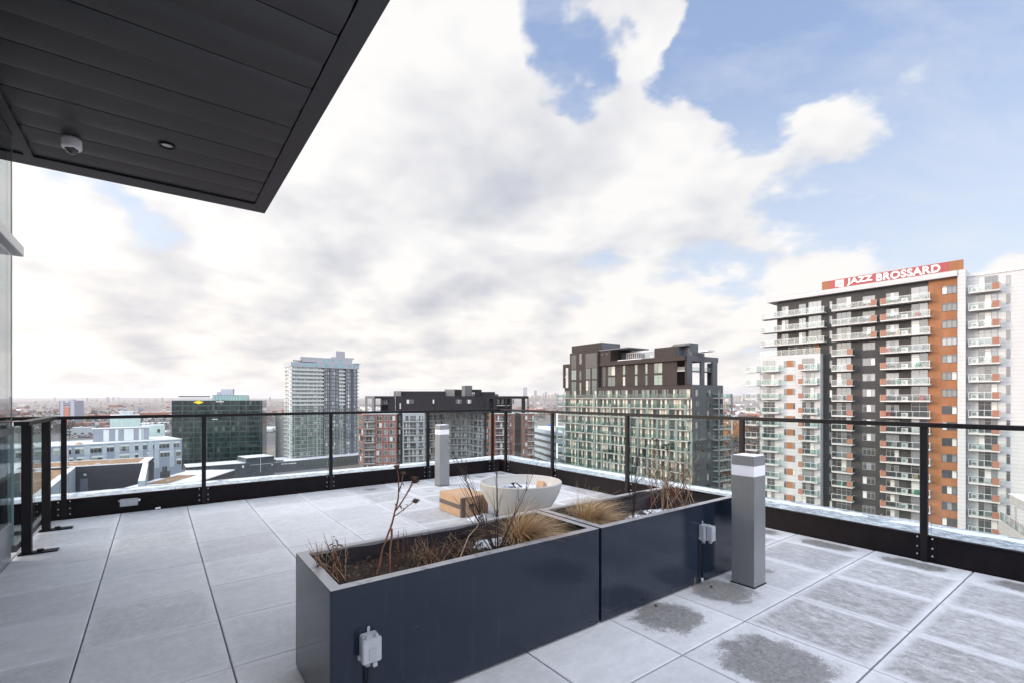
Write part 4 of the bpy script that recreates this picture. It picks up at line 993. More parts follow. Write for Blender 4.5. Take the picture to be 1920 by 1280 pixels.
# ---------------------------------------------------------------- glass finned block with the dark brick penthouse
def fins():
    c=(46.6,124.0); A=(18.2,165.0); F=Fac(A,c); dr=Vector((c[0]-A[0],c[1]-A[1])).normalized()
    Rt=Fac(c,(c[0]-dr.y*14,c[1]+dr.x*14)); L=F.L
    B=Bld('apartment_block',((c[0]+A[0])/2+4,(c[1]+A[1])/2+4,0),'pale green glass balcony block with a dark brown penthouse on top','apartment block')
    BK=panelmat('dark_brown_brick',(.040,.031,.028),.3,.8,.3,.14,2.2); BK2=panelmat('graphite_panel',(.095,.10,.11),.0001+1.4,.4,.4,.1,1.5); BEI=panelmat('beige_wall',(.66,.60,.54),2.8,.7,.2,.08); GRF=mat('milky_green_glass',(.16,.20,.19),.15,0,.5); LV=mat('louvre_dark',(.035,.033,.035),.5)
    G0=GZ-EYE; z1=3.35
    m=MB(); F.box(m,0,L,G0,.0,-13.9,0,0); B.part(m,'lower_wall',[BEI])
    # right return wall, graphite, and the dark storey
    m=MB(); Rt.box(m,0.01,14,G0,z1,-1,.12,0); B.part(m,'side_wall',[BK2])
    m=MB(); F.box(m,0,L,.0,z1,-13.9,.08,0); F.box(m,-.01,L-.0,z1,z1+.06,-13.9,.12,1); B.part(m,'dark_storey',[BK,MATS['dark_bronze_metal']])
    # penthouse volumes
    pL=F.t(1121.6,-1.2); pR=F.t(1287.8,-1.2); z2=11.2
    m=MB(); F.box(m,pL,pR-9,z1,z2-.001,-12.4,-1.2,0); F.box(m,pR-9,pR-3.0,z1,z2-.002,-6.5,-1.21,0); B.part(m,'penthouse_wall',[BK])
    m=MB(); F.box(m,pL-.2,pR,z2-1.25,z2,-12.6,-.4,0); F.box(m,pR-.45,pR,z1,z2-1.25,-1.5,-1.0,0); F.box(m,pR-3.1,pR-3.0,z1,z2-1.25,-3.0,-1.1,0); B.part(m,'penthouse_roof',[BK])
    # right open frame, grey
    Q=Fac(F.xy(pR,-.9),(Vector(F.xy(pR,-.9))+Vector((-dr.y,dr.x))*12.2)); q=[Q.t(x) for x in(1287.8,1298,1314.5,1321,1336,1345)]
    m=MB()
    for a_,b_ in((q[0],q[1]),(q[2],q[3]),(q[4],q[5])): Q.box(m,a_,b_,z1,z2-1.35,-.5,.02)
    Q.box(m,q[0],q[5]+.4,z2-1.36,z2+.03,-.5,.04); Q.box(m,q[5]-.3,q[5],z1,z2-1.4,-3,-.5); Q.box(m,q[0],q[5],7.1,7.25,-2.6,-.1); B.part(m,'loggia_frame',[BK2])
    m=MB(); Q.box(m,q[1],q[2],7.26,8.3,-.3,-.25); Q.box(m,q[3],q[4],7.26,8.3,-.3,-.25); F.box(m,pR-2.9,pR-.5,7.3,8.3,-1.25,-1.2); B.part(m,'guard_glass',[BG])
    m=MB(); F.box(m,pR-3.0,pR-.46,7.1,7.3,-3,-1.15); B.part(m,'loggia_slab',[CONC])
    for zz in(3.6,7.4): B.win(Q,q[1]+.2,q[2]-.6,zz,zz+2.1,(2,.7,0),-2.5)
    # left taller block
    l0,l1=F.t(1069),F.t(1121.6); zt=15.0
    m=MB(); F.box(m,l0,l1,z1,zt,-12,.1,0); F.box(m,l1,F.t(1142),z2,zt,-10,-.6,0); F.box(m,F.t(1142),F.t(1172),z2,zt-.9,-9,-5.5,1); B.part(m,'stair_tower',[BK,BK2])
    m=MB(); u0,u1=F.t(1072,-1),F.t(1128,-1); F.box(m,u0,u1,zt+.25,17.5,-9.5,-1,0); F.box(m,u0+.3,u1-.3,zt,zt+.26,-9,-1.3,1); F.box(m,u1+.001,u1+.06,zt+.25,17.48,-9.4,-1.1,2); F.box(m,l0,F.t(1175),zt-.3,zt+.02,-10,-.3,2); B.part(m,'mechanical_room',[BK,CONC,BK2])
    m=MB(); F.box(m,F.t(1072),F.t(1081),9.6,14.3,.1,.16); F.box(m,F.t(1098.5),F.t(1119.5),9.6,14.3,.1,.16); B.part(m,'louvre',[LV])
    m=MB(); F.box(m,F.t(1122.5,-1.0),F.t(1135,-1.0),z1+.2,z2-1.3,-1.2,-1.12); B.part(m,'recess_shade',[LV])  # flat dark panel stands in for the shade of a recess
    m=MB(); 
    for px in(1125,1134): F.box(m,F.t(px),F.t(px)+.7,13.4,13.9,-.6,-.55)
    B.part(m,'vent_opening',[LV])
    for z0,z3 in((6.0,9.5),(2.3,5.6)):
        B.win(F,F.t(1072),F.t(1081),z0,z3-.2,(2,.7,0),.1); B.win(F,F.t(1087),F.t(1090.5),z0,z3-.6,(1,.7,0),.1); B.win(F,F.t(1099),F.t(1107.5),z0,z3,(2,.7,0),.1); B.win(F,F.t(1110.5),F.t(1119.5),z0,z3,(2,.7,0),.1)
    B.win(F,F.t(1087.5),F.t(1090.5),11.2,14.4,(1,0,1),.1)
    # left open loggia
    t0=F.t(1055.5); m=MB(); F.box(m,t0,l0-.01,10.4,11.5,-5,0); F.box(m,t0,t0+.9,z1,10.4,-.5,0); F.box(m,l0-1.0,l0-.02,z1,10.4,-.5,0); F.box(m,t0,l0-.02,7.0,7.3,-4,-.1,1); F.box(m,t0+3,l0-.02,z1,10.4,-6,-4,0); B.part(m,'loggia',[BK,CONC])
    # penthouse windows
    for p0,p1,n in((1140,1153.5,2),(1168,1172.5,1),(1190.5,1195.5,1),(1210,1214.3,1),(1226.5,1242,2)):
        for z0,z3 in((z1+.25,6.4),(6.9,9.7)):
            B.win(F,F.t(p0,-1.2),F.t(p1,-1.2),z0,z3,(n,.75,0),-1.2)
    # second mechanical room and roof pergola
    m=MB(); v0,v1=F.t(1227,-2),F.t(1268,-2); F.box(m,v0,v1,z2,14.0,-8,-2,0); F.box(m,v1,v1+.05,z2,13.98,-7.8,-2.1,1); F.box(m,v1-3.3,v1+2.0,z2,14.9,-9,-5,1); F.box(m,v0+5,v0+9.5,14.0,14.35,-6,-3,1); B.part(m,'mechanical_room',[BK,BK2])
    m=MB(); F.box(m,v1+3.0,pR-.6,z2,z2+1.1,-10,-4,0); F.box(m,v1+4,v1+7,z2+1.1,z2+1.5,-9,-6,1); B.part(m,'roof_unit',[BK2,ROOFW])
    m=MB(); e0,e1=F.t(1175,-4),F.t(1226,-4)
    for dd in(-4,-8.5):
        F.box(m,e0,e1,z2+2.3,z2+2.42,dd-.1,dd)
        n=14
        for i in range(n+1): t=e0+(e1-e0)*i/n; F.box(m,t,t+.1,z2,z2+2.3,dd-.1,dd)
    for i in range(18): t=e0+(e1-e0)*i/17; F.box(m,t,t+.08,z2+2.42,z2+2.52,-8.6,-4)
    B.part(m,'roof_pergola',[WHT]); m=MB(); F.box(m,e0,e1,z2+.1,z2+2.2,-8.45,-8.4); B.part(m,'pergola_glass',[BG])
    m=MB(); F.box(m,F.t(1158,-1),e1-2,z2+.02,z2+.25,-3,-1.0); B.part(m,'roof_kerb',[ROOFW])
    # dark storey windows
    for p0,p1,n in((1057.5,1068.5,3),(1072,1080.5,2),(1087,1090,1),(1099,1107,2),(1110.5,1119,2),(1122.5,1128.5,2),(1130,1132.5,1),(1135,1148,3),(1152,1158.5,2),(1160,1162,1),(1165,1177,3),(1186,1189,1),(1190,1196.5,2),(1203,1218,3),(1221.5,1229,2),(1230.5,1233.3,1),(1241,1249,2),(1250.5,1253.5,1),(1262,1270,2),(1272.5,1294.5,3)):
        B.win(F,F.t(p0,.08),F.t(p1,.08),.05 if n>1 else .5,2.3,(n,.82,0),.08)
    for k in range(10):
        z=-2.8*k
        for p0,p1 in((1303.5,1311.5),(1325,1332.5)): 
            B.win(Rt,Rt.t(p0,.12),Rt.t(p1,.12),z+.35,z+2.2,(2,.0,0),.12)
        B.win(Rt,Rt.t(1346,.12),Rt.t(1352,.12),z+.2,z+2.2,(2,0,0),.12)
    # balcony floors: slab, glass, windows behind
    rn=random.Random(77)
    N=10
    bays=[0]; 
    while bays[-1]<L-3.4: bays.append(bays[-1]+rn.choice([3.3,4.6,5.4,3.9]))
    bays[-1]=L
    for k in range(N):
        z=-2.8*k
        m=MB(); F.box(m,-.1,L+.0,z-.14,z,0,1.65); B.part(m,'balcony_slab',[CONC])
        m=MB(); F.box(m,-.1,L,z+.08,z+1.08,1.60,1.63); g=B.part(m,'glass_guard',[BGG])
        m=MB(); F.box(m,-.1,L,z+1.08,z+1.13,1.58,1.65)
        t=-.1
        while t<L: F.box(m,t,t+.05,z,z+1.08,1.58,1.65); t+=1.35
        B.part(m,'guard_rail',[FRM],g)
        if k==0: continue
        # zone below this slab's floor : windows from z to z+2.6 of level k
        for i in range(len(bays)-1):
            a_,e_=bays[i]+.35,bays[i+1]-.35; w_=e_-a_; sp=a_+w_*rn.choice([.55,.62,.7])
            B.win(F,a_,sp-.25,z+.05,z+2.35,(max(2,int((sp-a_)/1.0)),.0,0),.02); B.win(F,sp+.35,e_,z+.05,z+2.35,(1,.0,0),.02)
            if rn.random()<.35:
                m=MB(); q_=rn.uniform(a_,e_-.8); F.box(m,q_,q_+rn.uniform(.5,1.2),z,z+rn.uniform(.5,.9),.7,1.3); o=B.part(m,'patio_furniture',[mat(rn.choice(['furn_grey','furn_tan','furn_dark']),{'furn_grey':(.2,.2,.2),'furn_tan':(.35,.25,.15),'furn_dark':(.05,.05,.05)}['furn_grey'],.8)])
    # tall green glass fins, staggered every two storeys
    xs=[1056.5,1072,1084,1097,1114,1128,1144.5,1162,1180,1196,1214,1232,1252,1268,1285,1296]
    for i,px in enumerate(xs):
        t=F.t(px,1.7)
        for k in range(0,5):
            z=-8.4*k+(1.1,-3.1,-1.7,-5.9)[i%4]+2.8*rn.choice([0,0,-1])
            if k>3 or z<-26: continue
            m=MB(); F.box(m,t-.38,t+.38,z-5.5,z,1.70,1.76); B.part(m,'glass_fin',[GRF])
    # wrap balconies at both ends
    for k in range(N):
        z=-2.8*k
        B.balcony(Rt,9.2,15.8,z-.2,1.7,'',1.6,gl=BGG); B.balcony(F,-2.1,-.2,z-.2,1.4,'',1.9,gl=BGG)
        for (FF,tt) in((Rt,15.9),(F,-2.0)):
            if k%2==0: m=MB(); FF.box(m,tt-.75,tt,z-4.2,z+1.1,1.72 if FF is Rt else 1.45,1.78 if FF is Rt else 1.5); B.part(m,'white_panel',[mat('milky_glass',(.6,.66,.68),.2)] if k%4 else [GRF])
    for i in range(5): 
        m=MB(); t=9.4; Rt.box(m,t-.35,t+.35,-5.6*i-4,-5.6*i+1.4,1.78,1.84); B.part(m,'glass_fin',[GRF])
    B.finish([WGN,winglass('window_glass_sage',(.12,.17,.14)),winglass('window_beige_blind',(.42,.40,.34),.1,1.5,.15)])
fins()
# ---------------------------------------------------------------- brick U-shaped block with dark top floors
def brick_u():
    B=Bld('apartment_block',(*pp(835,215),0),'red brick and grey apartment block with a black top storey, wider than tall','apartment block')
    BR=brickmat('red_brick',(.24,.075,.045),(.19,.06,.04)); BR_LIT=brickmat('red_brick_lit',(.34,.10,.05),(.28,.09,.05)); GY=panelmat('light_grey_panel',(.44,.45,.47),1.4,.6,.3,.06); DK=panelmat('black_slate_wall',(.017,.015,.018),.7,.6,.5,.25,2.5); TG=panelmat('taupe_panel',(.20,.19,.175),3,.6,.3,.1)  # second brick: side light on the return wall put into its colour
    G0=GZ-EYE; zt=-6.6; z2=.75
    faces={}
    def wall(n,p0,d0,p1,d1,m,dep=14,top=zt):
        F=Fac(pp(p0,d0),pp(p1,d1)); b=MB(); F.box(b,0,F.L,G0,top,-dep,0,0); B.part(b,'wall',[m]); return F
    Fa=wall('a',681.5,193,743.5,194,BR); Fs=wall('s',672,203,681.4,193.3,BR,.4)
    Fb=wall('b',743.6,196.5,755,197,DK,14); Fc=wall('c',755.1,195.5,796,198,GY)
    Fd=wall('d',796.2,201,835,214,GY,8); Fe=wall('e',835.2,215.5,881,216,GY,8); Ff=wall('f',881.2,215,904,206,GY,8)
    Fg=wall('g',904.2,207,911,205,DK,8,zt-.01); Fh=wall('h',911.2,206,920.5,197,BR_LIT,6); Fi=wall('i',920.6,196.5,965,198,BR)
    Fj=wall('j',965.2,200,978,200.5,DK,12,zt-.02); Fk=wall('k',978.2,199,1002,200.5,BR)
    b=MB(); Fa.box(b,-.4,Fa.L+.2,zt,zt+.25,-13,.35); Fc.box(b,0,Fc.L,zt,zt+.24,-6,.3); Fi.box(b,-.2,Fi.L+.2,zt,zt+.25,-13,.4); Fk.box(b,0,Fk.L+1.8,zt,zt+.26,-13,.3); Fe.box(b,-6,Fe.L+2,zt-.02,zt+.2,-6,.2); B.part(b,'cornice',[mat('pale_coping',(.55,.55,.54),.5)])
    # black storeys behind
    T1=Fac(pp(741.2,199),pp(920,201)); b=MB(); T1.box(b,0,T1.L,zt+.2,z2,-24,-0.5); B.part(b,'top_storey',[DK])
    F=Fac(pp(684.5,196),pp(702,196.5)); b=MB(); F.box(b,0,F.L,z2-1.0,z2,-8,0,0); F.box(b,0,.9,zt+.2,z2-1.0,-.5,0,0); F.box(b,F.t(697.5),F.L,zt+.2,z2-1.0,-.5,0,0); F.box(b,0,F.L,zt+3.3,zt+3.5,-6,-.2,0); B.part(b,'loggia',[TG])
    F=Fac(pp(702.1,197),pp(741,199)); b=MB(); F.box(b,0,F.L,z2-1.0,z2-.01,-9,0); F.box(b,0,.4,zt+.2,z2-1.0,-.5,0); F.box(b,F.t(728),F.L,zt+.2,z2-1.0,-8,0); F.box(b,F.t(713),F.t(728),zt+.2,z2-1.0,-9,-5); F.box(b,0,F.t(728),zt+3.3,zt+3.5,-6,-.1); B.part(b,'loggia',[DK])
    for p0,p1 in((715,718.5),(720,723),(724,726.5)): B.win(F,F.t(p0,-5),F.t(p1,-5),zt+3.9,zt+6,(1,.7,1),-4.98)
    F=Fac(pp(911,198.5),pp(991,200)); TT=F.t
    b=MB(); F.box(b,0,F.L,z2-1.1,z2-.01,-9,0)
    for p0,p1 in((911,917.5),(925,931),(947,950.5),(956,960),(978,985),(989.3,991)): F.box(b,TT(p0),TT(p1),zt+.2,z2-1.1,-.6,0)
    F.box(b,TT(911),TT(961),zt+.2,z2-1.1,-9,-3); B.part(b,'loggia',[DK])
    b=MB(); F.box(b,TT(931),F.L,zt+3.3,zt+3.5,-6,-.2); B.part(b,'loggia_slab',[CONC])
    for p0,p1 in((933,937),(941,945),(962,965)): B.win(F,TT(p0),TT(p1),zt+4.0,zt+6,(2,.7,1),-2.9)
    for p0,p1 in((762,776),(811,814),(854,866),(874,884)): B.win(T1,T1.t(p0),T1.t(p1),zt+4.2,zt+5.9,(3 if p1-p0>6 else 1,0,0),-.48)
    for p0 in(749,): b=MB(); T1.box(b,T1.t(p0),T1.t(p0)+.5,zt+2,zt+4.4,-.5,-.4); B.part(b,'vent_pipe',[CONC])
    # roof volumes
    def vol(p0,p1,d,y0,dep,m,nm='mechanical_room'):
        F=Fac(pp(p0,d),pp(p1,d)); b=MB(); F.box(b,0,F.L,z2-.2,(745-y0)/F_*d,-dep,0); B.part(b,nm,[m])
    vol(738,751.5,206,732.3,8,TG); vol(751.6,834,207,732.6,9,DK); vol(833.5,852,209,729,7,TG); vol(852.1,901,211,729.3,9,DK); vol(865.7,872,207,722.2,4,TG); vol(872.1,884,207.2,722,4,panelmat('slate_grey',(.09,.09,.095),2,.5)); vol(901.1,927,212,733.8,9,DK); vol(924,934,214,738,6,panelmat('slate_grey',(.09,.09,.095),2,.5))
    b=MB(); 
    for px in(724,731,886,889): X,Y=pp(px,205); b.tube([(X,Y,E_(z2)),(X,Y,E_(z2+1.2))],.06,5); b.box(X-.3,X+.3,Y-.3,Y+.3,E_(z2+1.2),E_(z2+1.5))
    B.part(b,'roof_vent',[STEEL])
    for k in range(9):
        z=-9.75-2.8*k; up=z+.2
        B.balcony(Fa,Fa.t(683.5,1.3),Fa.t(702,1.3),z,1.5,'',1.8,gl=BG); B.win(Fa,Fa.t(684),Fa.t(690),up,up+2.2,(2,.75,0)); B.win(Fa,Fa.t(693),Fa.t(701),up,up+2.3,(2,.75,0))
        for p0,p1 in((706,716),(720.5,727),(731,741)): B.win(Fa,Fa.t(p0),Fa.t(p1),up+.4,up+2.25,(2,0,1))
        B.win(Fs,.8,Fs.L-.8,up+.2,up+2.3,(3,0,0)); B.win(Fb,Fb.t(747.5),Fb.t(751),up+.2,up+2.2,(1,0,0))
        for p0,p1 in((757.5,766),(769,780),(785.5,793.5)): B.win(Fc,Fc.t(p0),Fc.t(p1),up+.0,up+2.2,(3,.8,0))
        B.balcony(Fc,Fc.t(756,1.3),Fc.t(781,1.3),z,1.5,'',2.2); B.balcony(Fc,Fc.t(783,1.2),Fc.t(795,1.2),z,1.2,'',2.0)
        for p0,p1 in((798,802),(805,811),(813.5,818),(824,829)): B.win(Fd,Fd.t(p0),Fd.t(p1),up+.0,up+2.2,(2,.8,0))
        B.balcony(Fd,Fd.t(797,1),Fd.t(832,1),z,1.4,'',2.2)
        for p0,p1 in((846,856),(859,864),(867,873),(876,879)): B.win(Fe,Fe.t(p0),Fe.t(p1),up+.0,up+2.2,(3 if p1-p0>7 else 2,.8,0))
        B.balcony(Fe,Fe.t(842,1.3),Fe.t(860,1.3),z,1.6,'',2.2); B.balcony(Fe,Fe.t(861,1.6),Fe.t(879,1.6),z,2.1,'',2.2)
        for p0,p1 in((882.5,886),(889,895),(898,902.5)): B.win(Ff,Ff.t(p0),Ff.t(p1),up+.0,up+2.2,(2,.8,0))
        B.balcony(Ff,Ff.t(884,1),Ff.t(903.5,1),z,1.3,'',2.2); B.win(Fg,Fg.t(906),Fg.t(909),up,up+2.2,(1,0,0))
        B.win(Fh,Fh.t(912.5),Fh.t(918),up+.4,up+2.2,(2,0,0))
        B.win(Fi,Fi.t(930),Fi.t(936),up,up+2.3,(2,.75,0)); B.win(Fi,Fi.t(938),Fi.t(946),up,up+2.3,(2,.75,0)); B.win(Fi,Fi.t(956.5),Fi.t(961),up+.4,up+2.2,(2,0,0)); B.balcony(Fi,Fi.t(929.5,1.3),Fi.t(955,1.3),z,1.5,'',2.2)
        B.win(Fk,Fk.t(980.5),Fk.t(983),up+.4,up+2.2,(1,0,0)); B.win(Fk,Fk.t(984.5),Fk.t(989),up+.4,up+2.2,(1,0,0)); B.win(Fk,Fk.t(995),Fk.t(1001),up+.0,up+2.2,(2,0,0)); B.balcony(Fk,Fk.t(990,1.3),Fk.t(1002,1.3)+1.3,z,1.5,'',2.2)
    B.finish([WG,WM,WB])
brick_u()

# ---------------------------------------------------------------- tall light and charcoal tower
def tower():
    F=Fac(pp(546.5,341),pp(670,375)); L=F.L; dr=F.t_
    S=Fac((F.A.x-dr.y*15,F.A.y+dr.x*15),F.A); S2=Fac((F.A.x-dr.y*36,F.A.y+dr.x*36),(F.A.x-dr.y*1,F.A.y+dr.x*1))
    B=Bld('apartment_tower',(F.A.x+10,F.A.y+20,0),'slender pale and charcoal apartment tower alone against the clouds','apartment tower')
    G0=GZ-EYE; zt=22.3; LG=panelmat('pale_render',(.60,.60,.575),2.8,.6,.2,.06); LG2=panelmat('light_grey_crown',(.34,.35,.37),2.8,.5,.2,.06); DG=panelmat('slate_panel',(.075,.08,.10),2.8,.5,.3,.12)
    t=[F.t(x) for x in(546.5,594,606,635,647,670)]
    b=MB(); F.box(b,0,t[2]-.2,G0,zt,-15,0,0); F.box(b,t[2]-.2,t[3],G0,zt,-15,0,1); F.box(b,t[3],t[4],G0,zt,-15,-1.4,0); F.box(b,t[4],L,G0,zt,-15,0,1); F.box(b,t[2],t[2]+.1,G0,zt,0,1.7,1); B.part(b,'wall',[LG,DG])
    b=MB(); F.box(b,.5,30,G0,-13,-36,-15.1,0); B.part(b,'rear_wing',[panelmat('taupe_render',(.30,.29,.27),2.8,.7,.2,.1)])
    b=MB(); F.box(b,-.6,t[1],zt,25.6,-14.5,.6,0); F.box(b,t[1],L+1.0,zt,26.2,-14.5,1.2,0); F.box(b,F.t(565),F.t(662),26.2,29.8,-12,-1.5,0); F.box(b,F.t(623),F.t(666),29.8,30.9,-10,-2,0); F.box(b,F.t(632),F.t(649),30.9,35.6,-8,-2,0); F.box(b,F.t(663),L+1.9,26.2,26.7,-14,1.8,0); B.part(b,'crown',[LG2])
    b=MB(); x=F.t(549)
    for i in range(9): F.box(b,x+i*.72,x+i*.72+.45,25.9,27.0+.3*(i in(0,8)),.3,.5)
    B.part(b,'rooftop_sign',[FRM])
    C=winglass('sky_blue_glass',(.16,.30,.34),.05,1.9,.2); b=MB()
    for p0,p1 in((549,558),(565,574),(580,589),(593,600),(607,616),(624,634),(636,645),(652,657),(661,664),(666,671)): b=MB(); F.box(b,F.t(p0),F.t(p1),22.9,25.2,.6 if p1<594 else 1.2,.65 if p1<594 else 1.25); B.part(b,'crown_window',[C])
    for p0,p1 in((607,612),(615,620),(624,628),(638,644)): b=MB(); F.box(b,F.t(p0),F.t(p1),26.8,29,-1.5,-1.45); B.part(b,'crown_window',[C])
    slabs=[]
    for k in range(24):
        z=19.6-2.8*k-(.0)
        if z<-46: break
        b=MB(); F.box(b,-1.4,t[1],z,z+.22,0,1.6); F.box(b,t[1]+.2,t[2],z,z+.22,0,1.5); F.box(b,t[3]+.1,t[4]-.1,z,z+.22,-1.4,.2); F.box(b,L,L+1.6,z,z+.22,-4,-.5); B.part(b,'balcony_slab',[CONC])
        for a_,e_,d_ in((-1.4,t[1],1.5),(t[1]+.2,t[2],1.4),(t[3]+.1,t[4]-.1,.1),(L,L+1.6,-.55)):
            b=MB(); F.box(b,a_,e_,z+.22,z+1.3,d_,d_+.05); B.part(b,'glass_guard',[mat('milky_balcony_glass',(.42,.48,.46),.2,0,.5) if k<10 else BGG])
        for i in range(11): a=.7+i*(t[1]-1)/11; B.win(F,a,a+(1.5 if i%3 else 1.1),z+.3,z+2.6,(2,0,1) if i%2 else (1,0,0))
        B.win(F,t[1]+.8,t[1]+2.4,z+.3,z+2.5,(2,0,0)); B.win(F,t[1]+3,t[1]+4.2,z+.3,z+2.5,(1,0,0))
        for p0,p1 in((608,609.5),(610.5,613.5),(615,616.5),(620,621.5),(623,625.3),(626.3,628.5),(631,633),(649.5,651),(652,655),(656,657),(663.5,665),(666,668)):
            B.win(F,F.t(p0),F.t(p1),z+.5,z+2.75,(1,0,2))
        for a in(.8,2.4,3.9): B.win(F,t[3]+a,t[3]+a+1.1,z+.3,z+2.5,(1,0,1),-1.38)
        for i in range(4): B.win(S,1.0+i*3.4,3.2+i*3.4,z+.4,z+2.5,(2,0,1))
        b=MB(); S.box(b,1,9,z,z+.2,0,1.3); S.box(b,1,9,z+1.2,z+1.26,1.22,1.3); B.part(b,'side_balcony',[CONC])
        if z<-14:
            for i in range(9): B.win(S2,1.2+i*2.4,2.4+i*2.4,z+.5,z+2.3,(1,0,1))
    B.finish([winglass('pale_tower_glass',(.22,.25,.25),.05,1.7,.3),WM,WB])
    # podium with shops
    P=Fac(pp(514,318),pp(678,361)); Q=Bld('retail_podium',(*pp(600,345),0),'dark glass shop podium with a snowy roof at the foot of the slender tower','shops')
    b=MB(); P.box(b,0,P.L+20,GZ-EYE,-43.3,-30,0,0); P.box(b,.3,P.L+19.8,-43.3,-43.2,-29.5,-.3,1); P.box(b,0,P.L+20,-43.3,-42.9,-.25,.02,0); Q.part(b,'wall',[panelmat('dark_grey_cladding',(.07,.075,.085),1.5,.5,.3,.15,3),ROOFW])
    b=MB(); n=22
    for i in range(n): 
        if i<5: continue
        a=P.L*i/n; P.box(b,a+.25,a+P.L/n-.25,-48,-44.4,.02,.08)
    Q.part(b,'shop_windows',[WGN]); 
    b=MB(); SGN=mat('sign_white',(.82,.82,.80),.5)
    for i,w_ in enumerate((.9,.7,.9,.6,.5)): P.box(b,4.5+i*1.1,4.5+i*1.1+w_,-44.7,-44.1,.02,.1)
    for i,w_ in enumerate((.7,.7,.6,.8,.6)): P.box(b,9.8+i*.95,9.8+i*.95+w_,-44.9,-44.2,.02,.1)
    Q.part(b,'sign_letters',[SGN])
    b=MB(); P.box(b,P.L*.30+20,P.L*.30+23,-45,-43.5,.1,.2,0); Q.part(b,'blue_sign',[mat('blue_sign',(.03,.05,.25),.5)])
    b=MB(); P.box(b,1.2,2.6,-43.2,-41.6,-6,-4); P.box(b,3,5.4,-43.2,-42.2,-5.6,-4); P.box(b,5.7,7.4,-43.2,-42.4,-6,-4); Q.part(b,'roof_unit',[FRM])
tower()

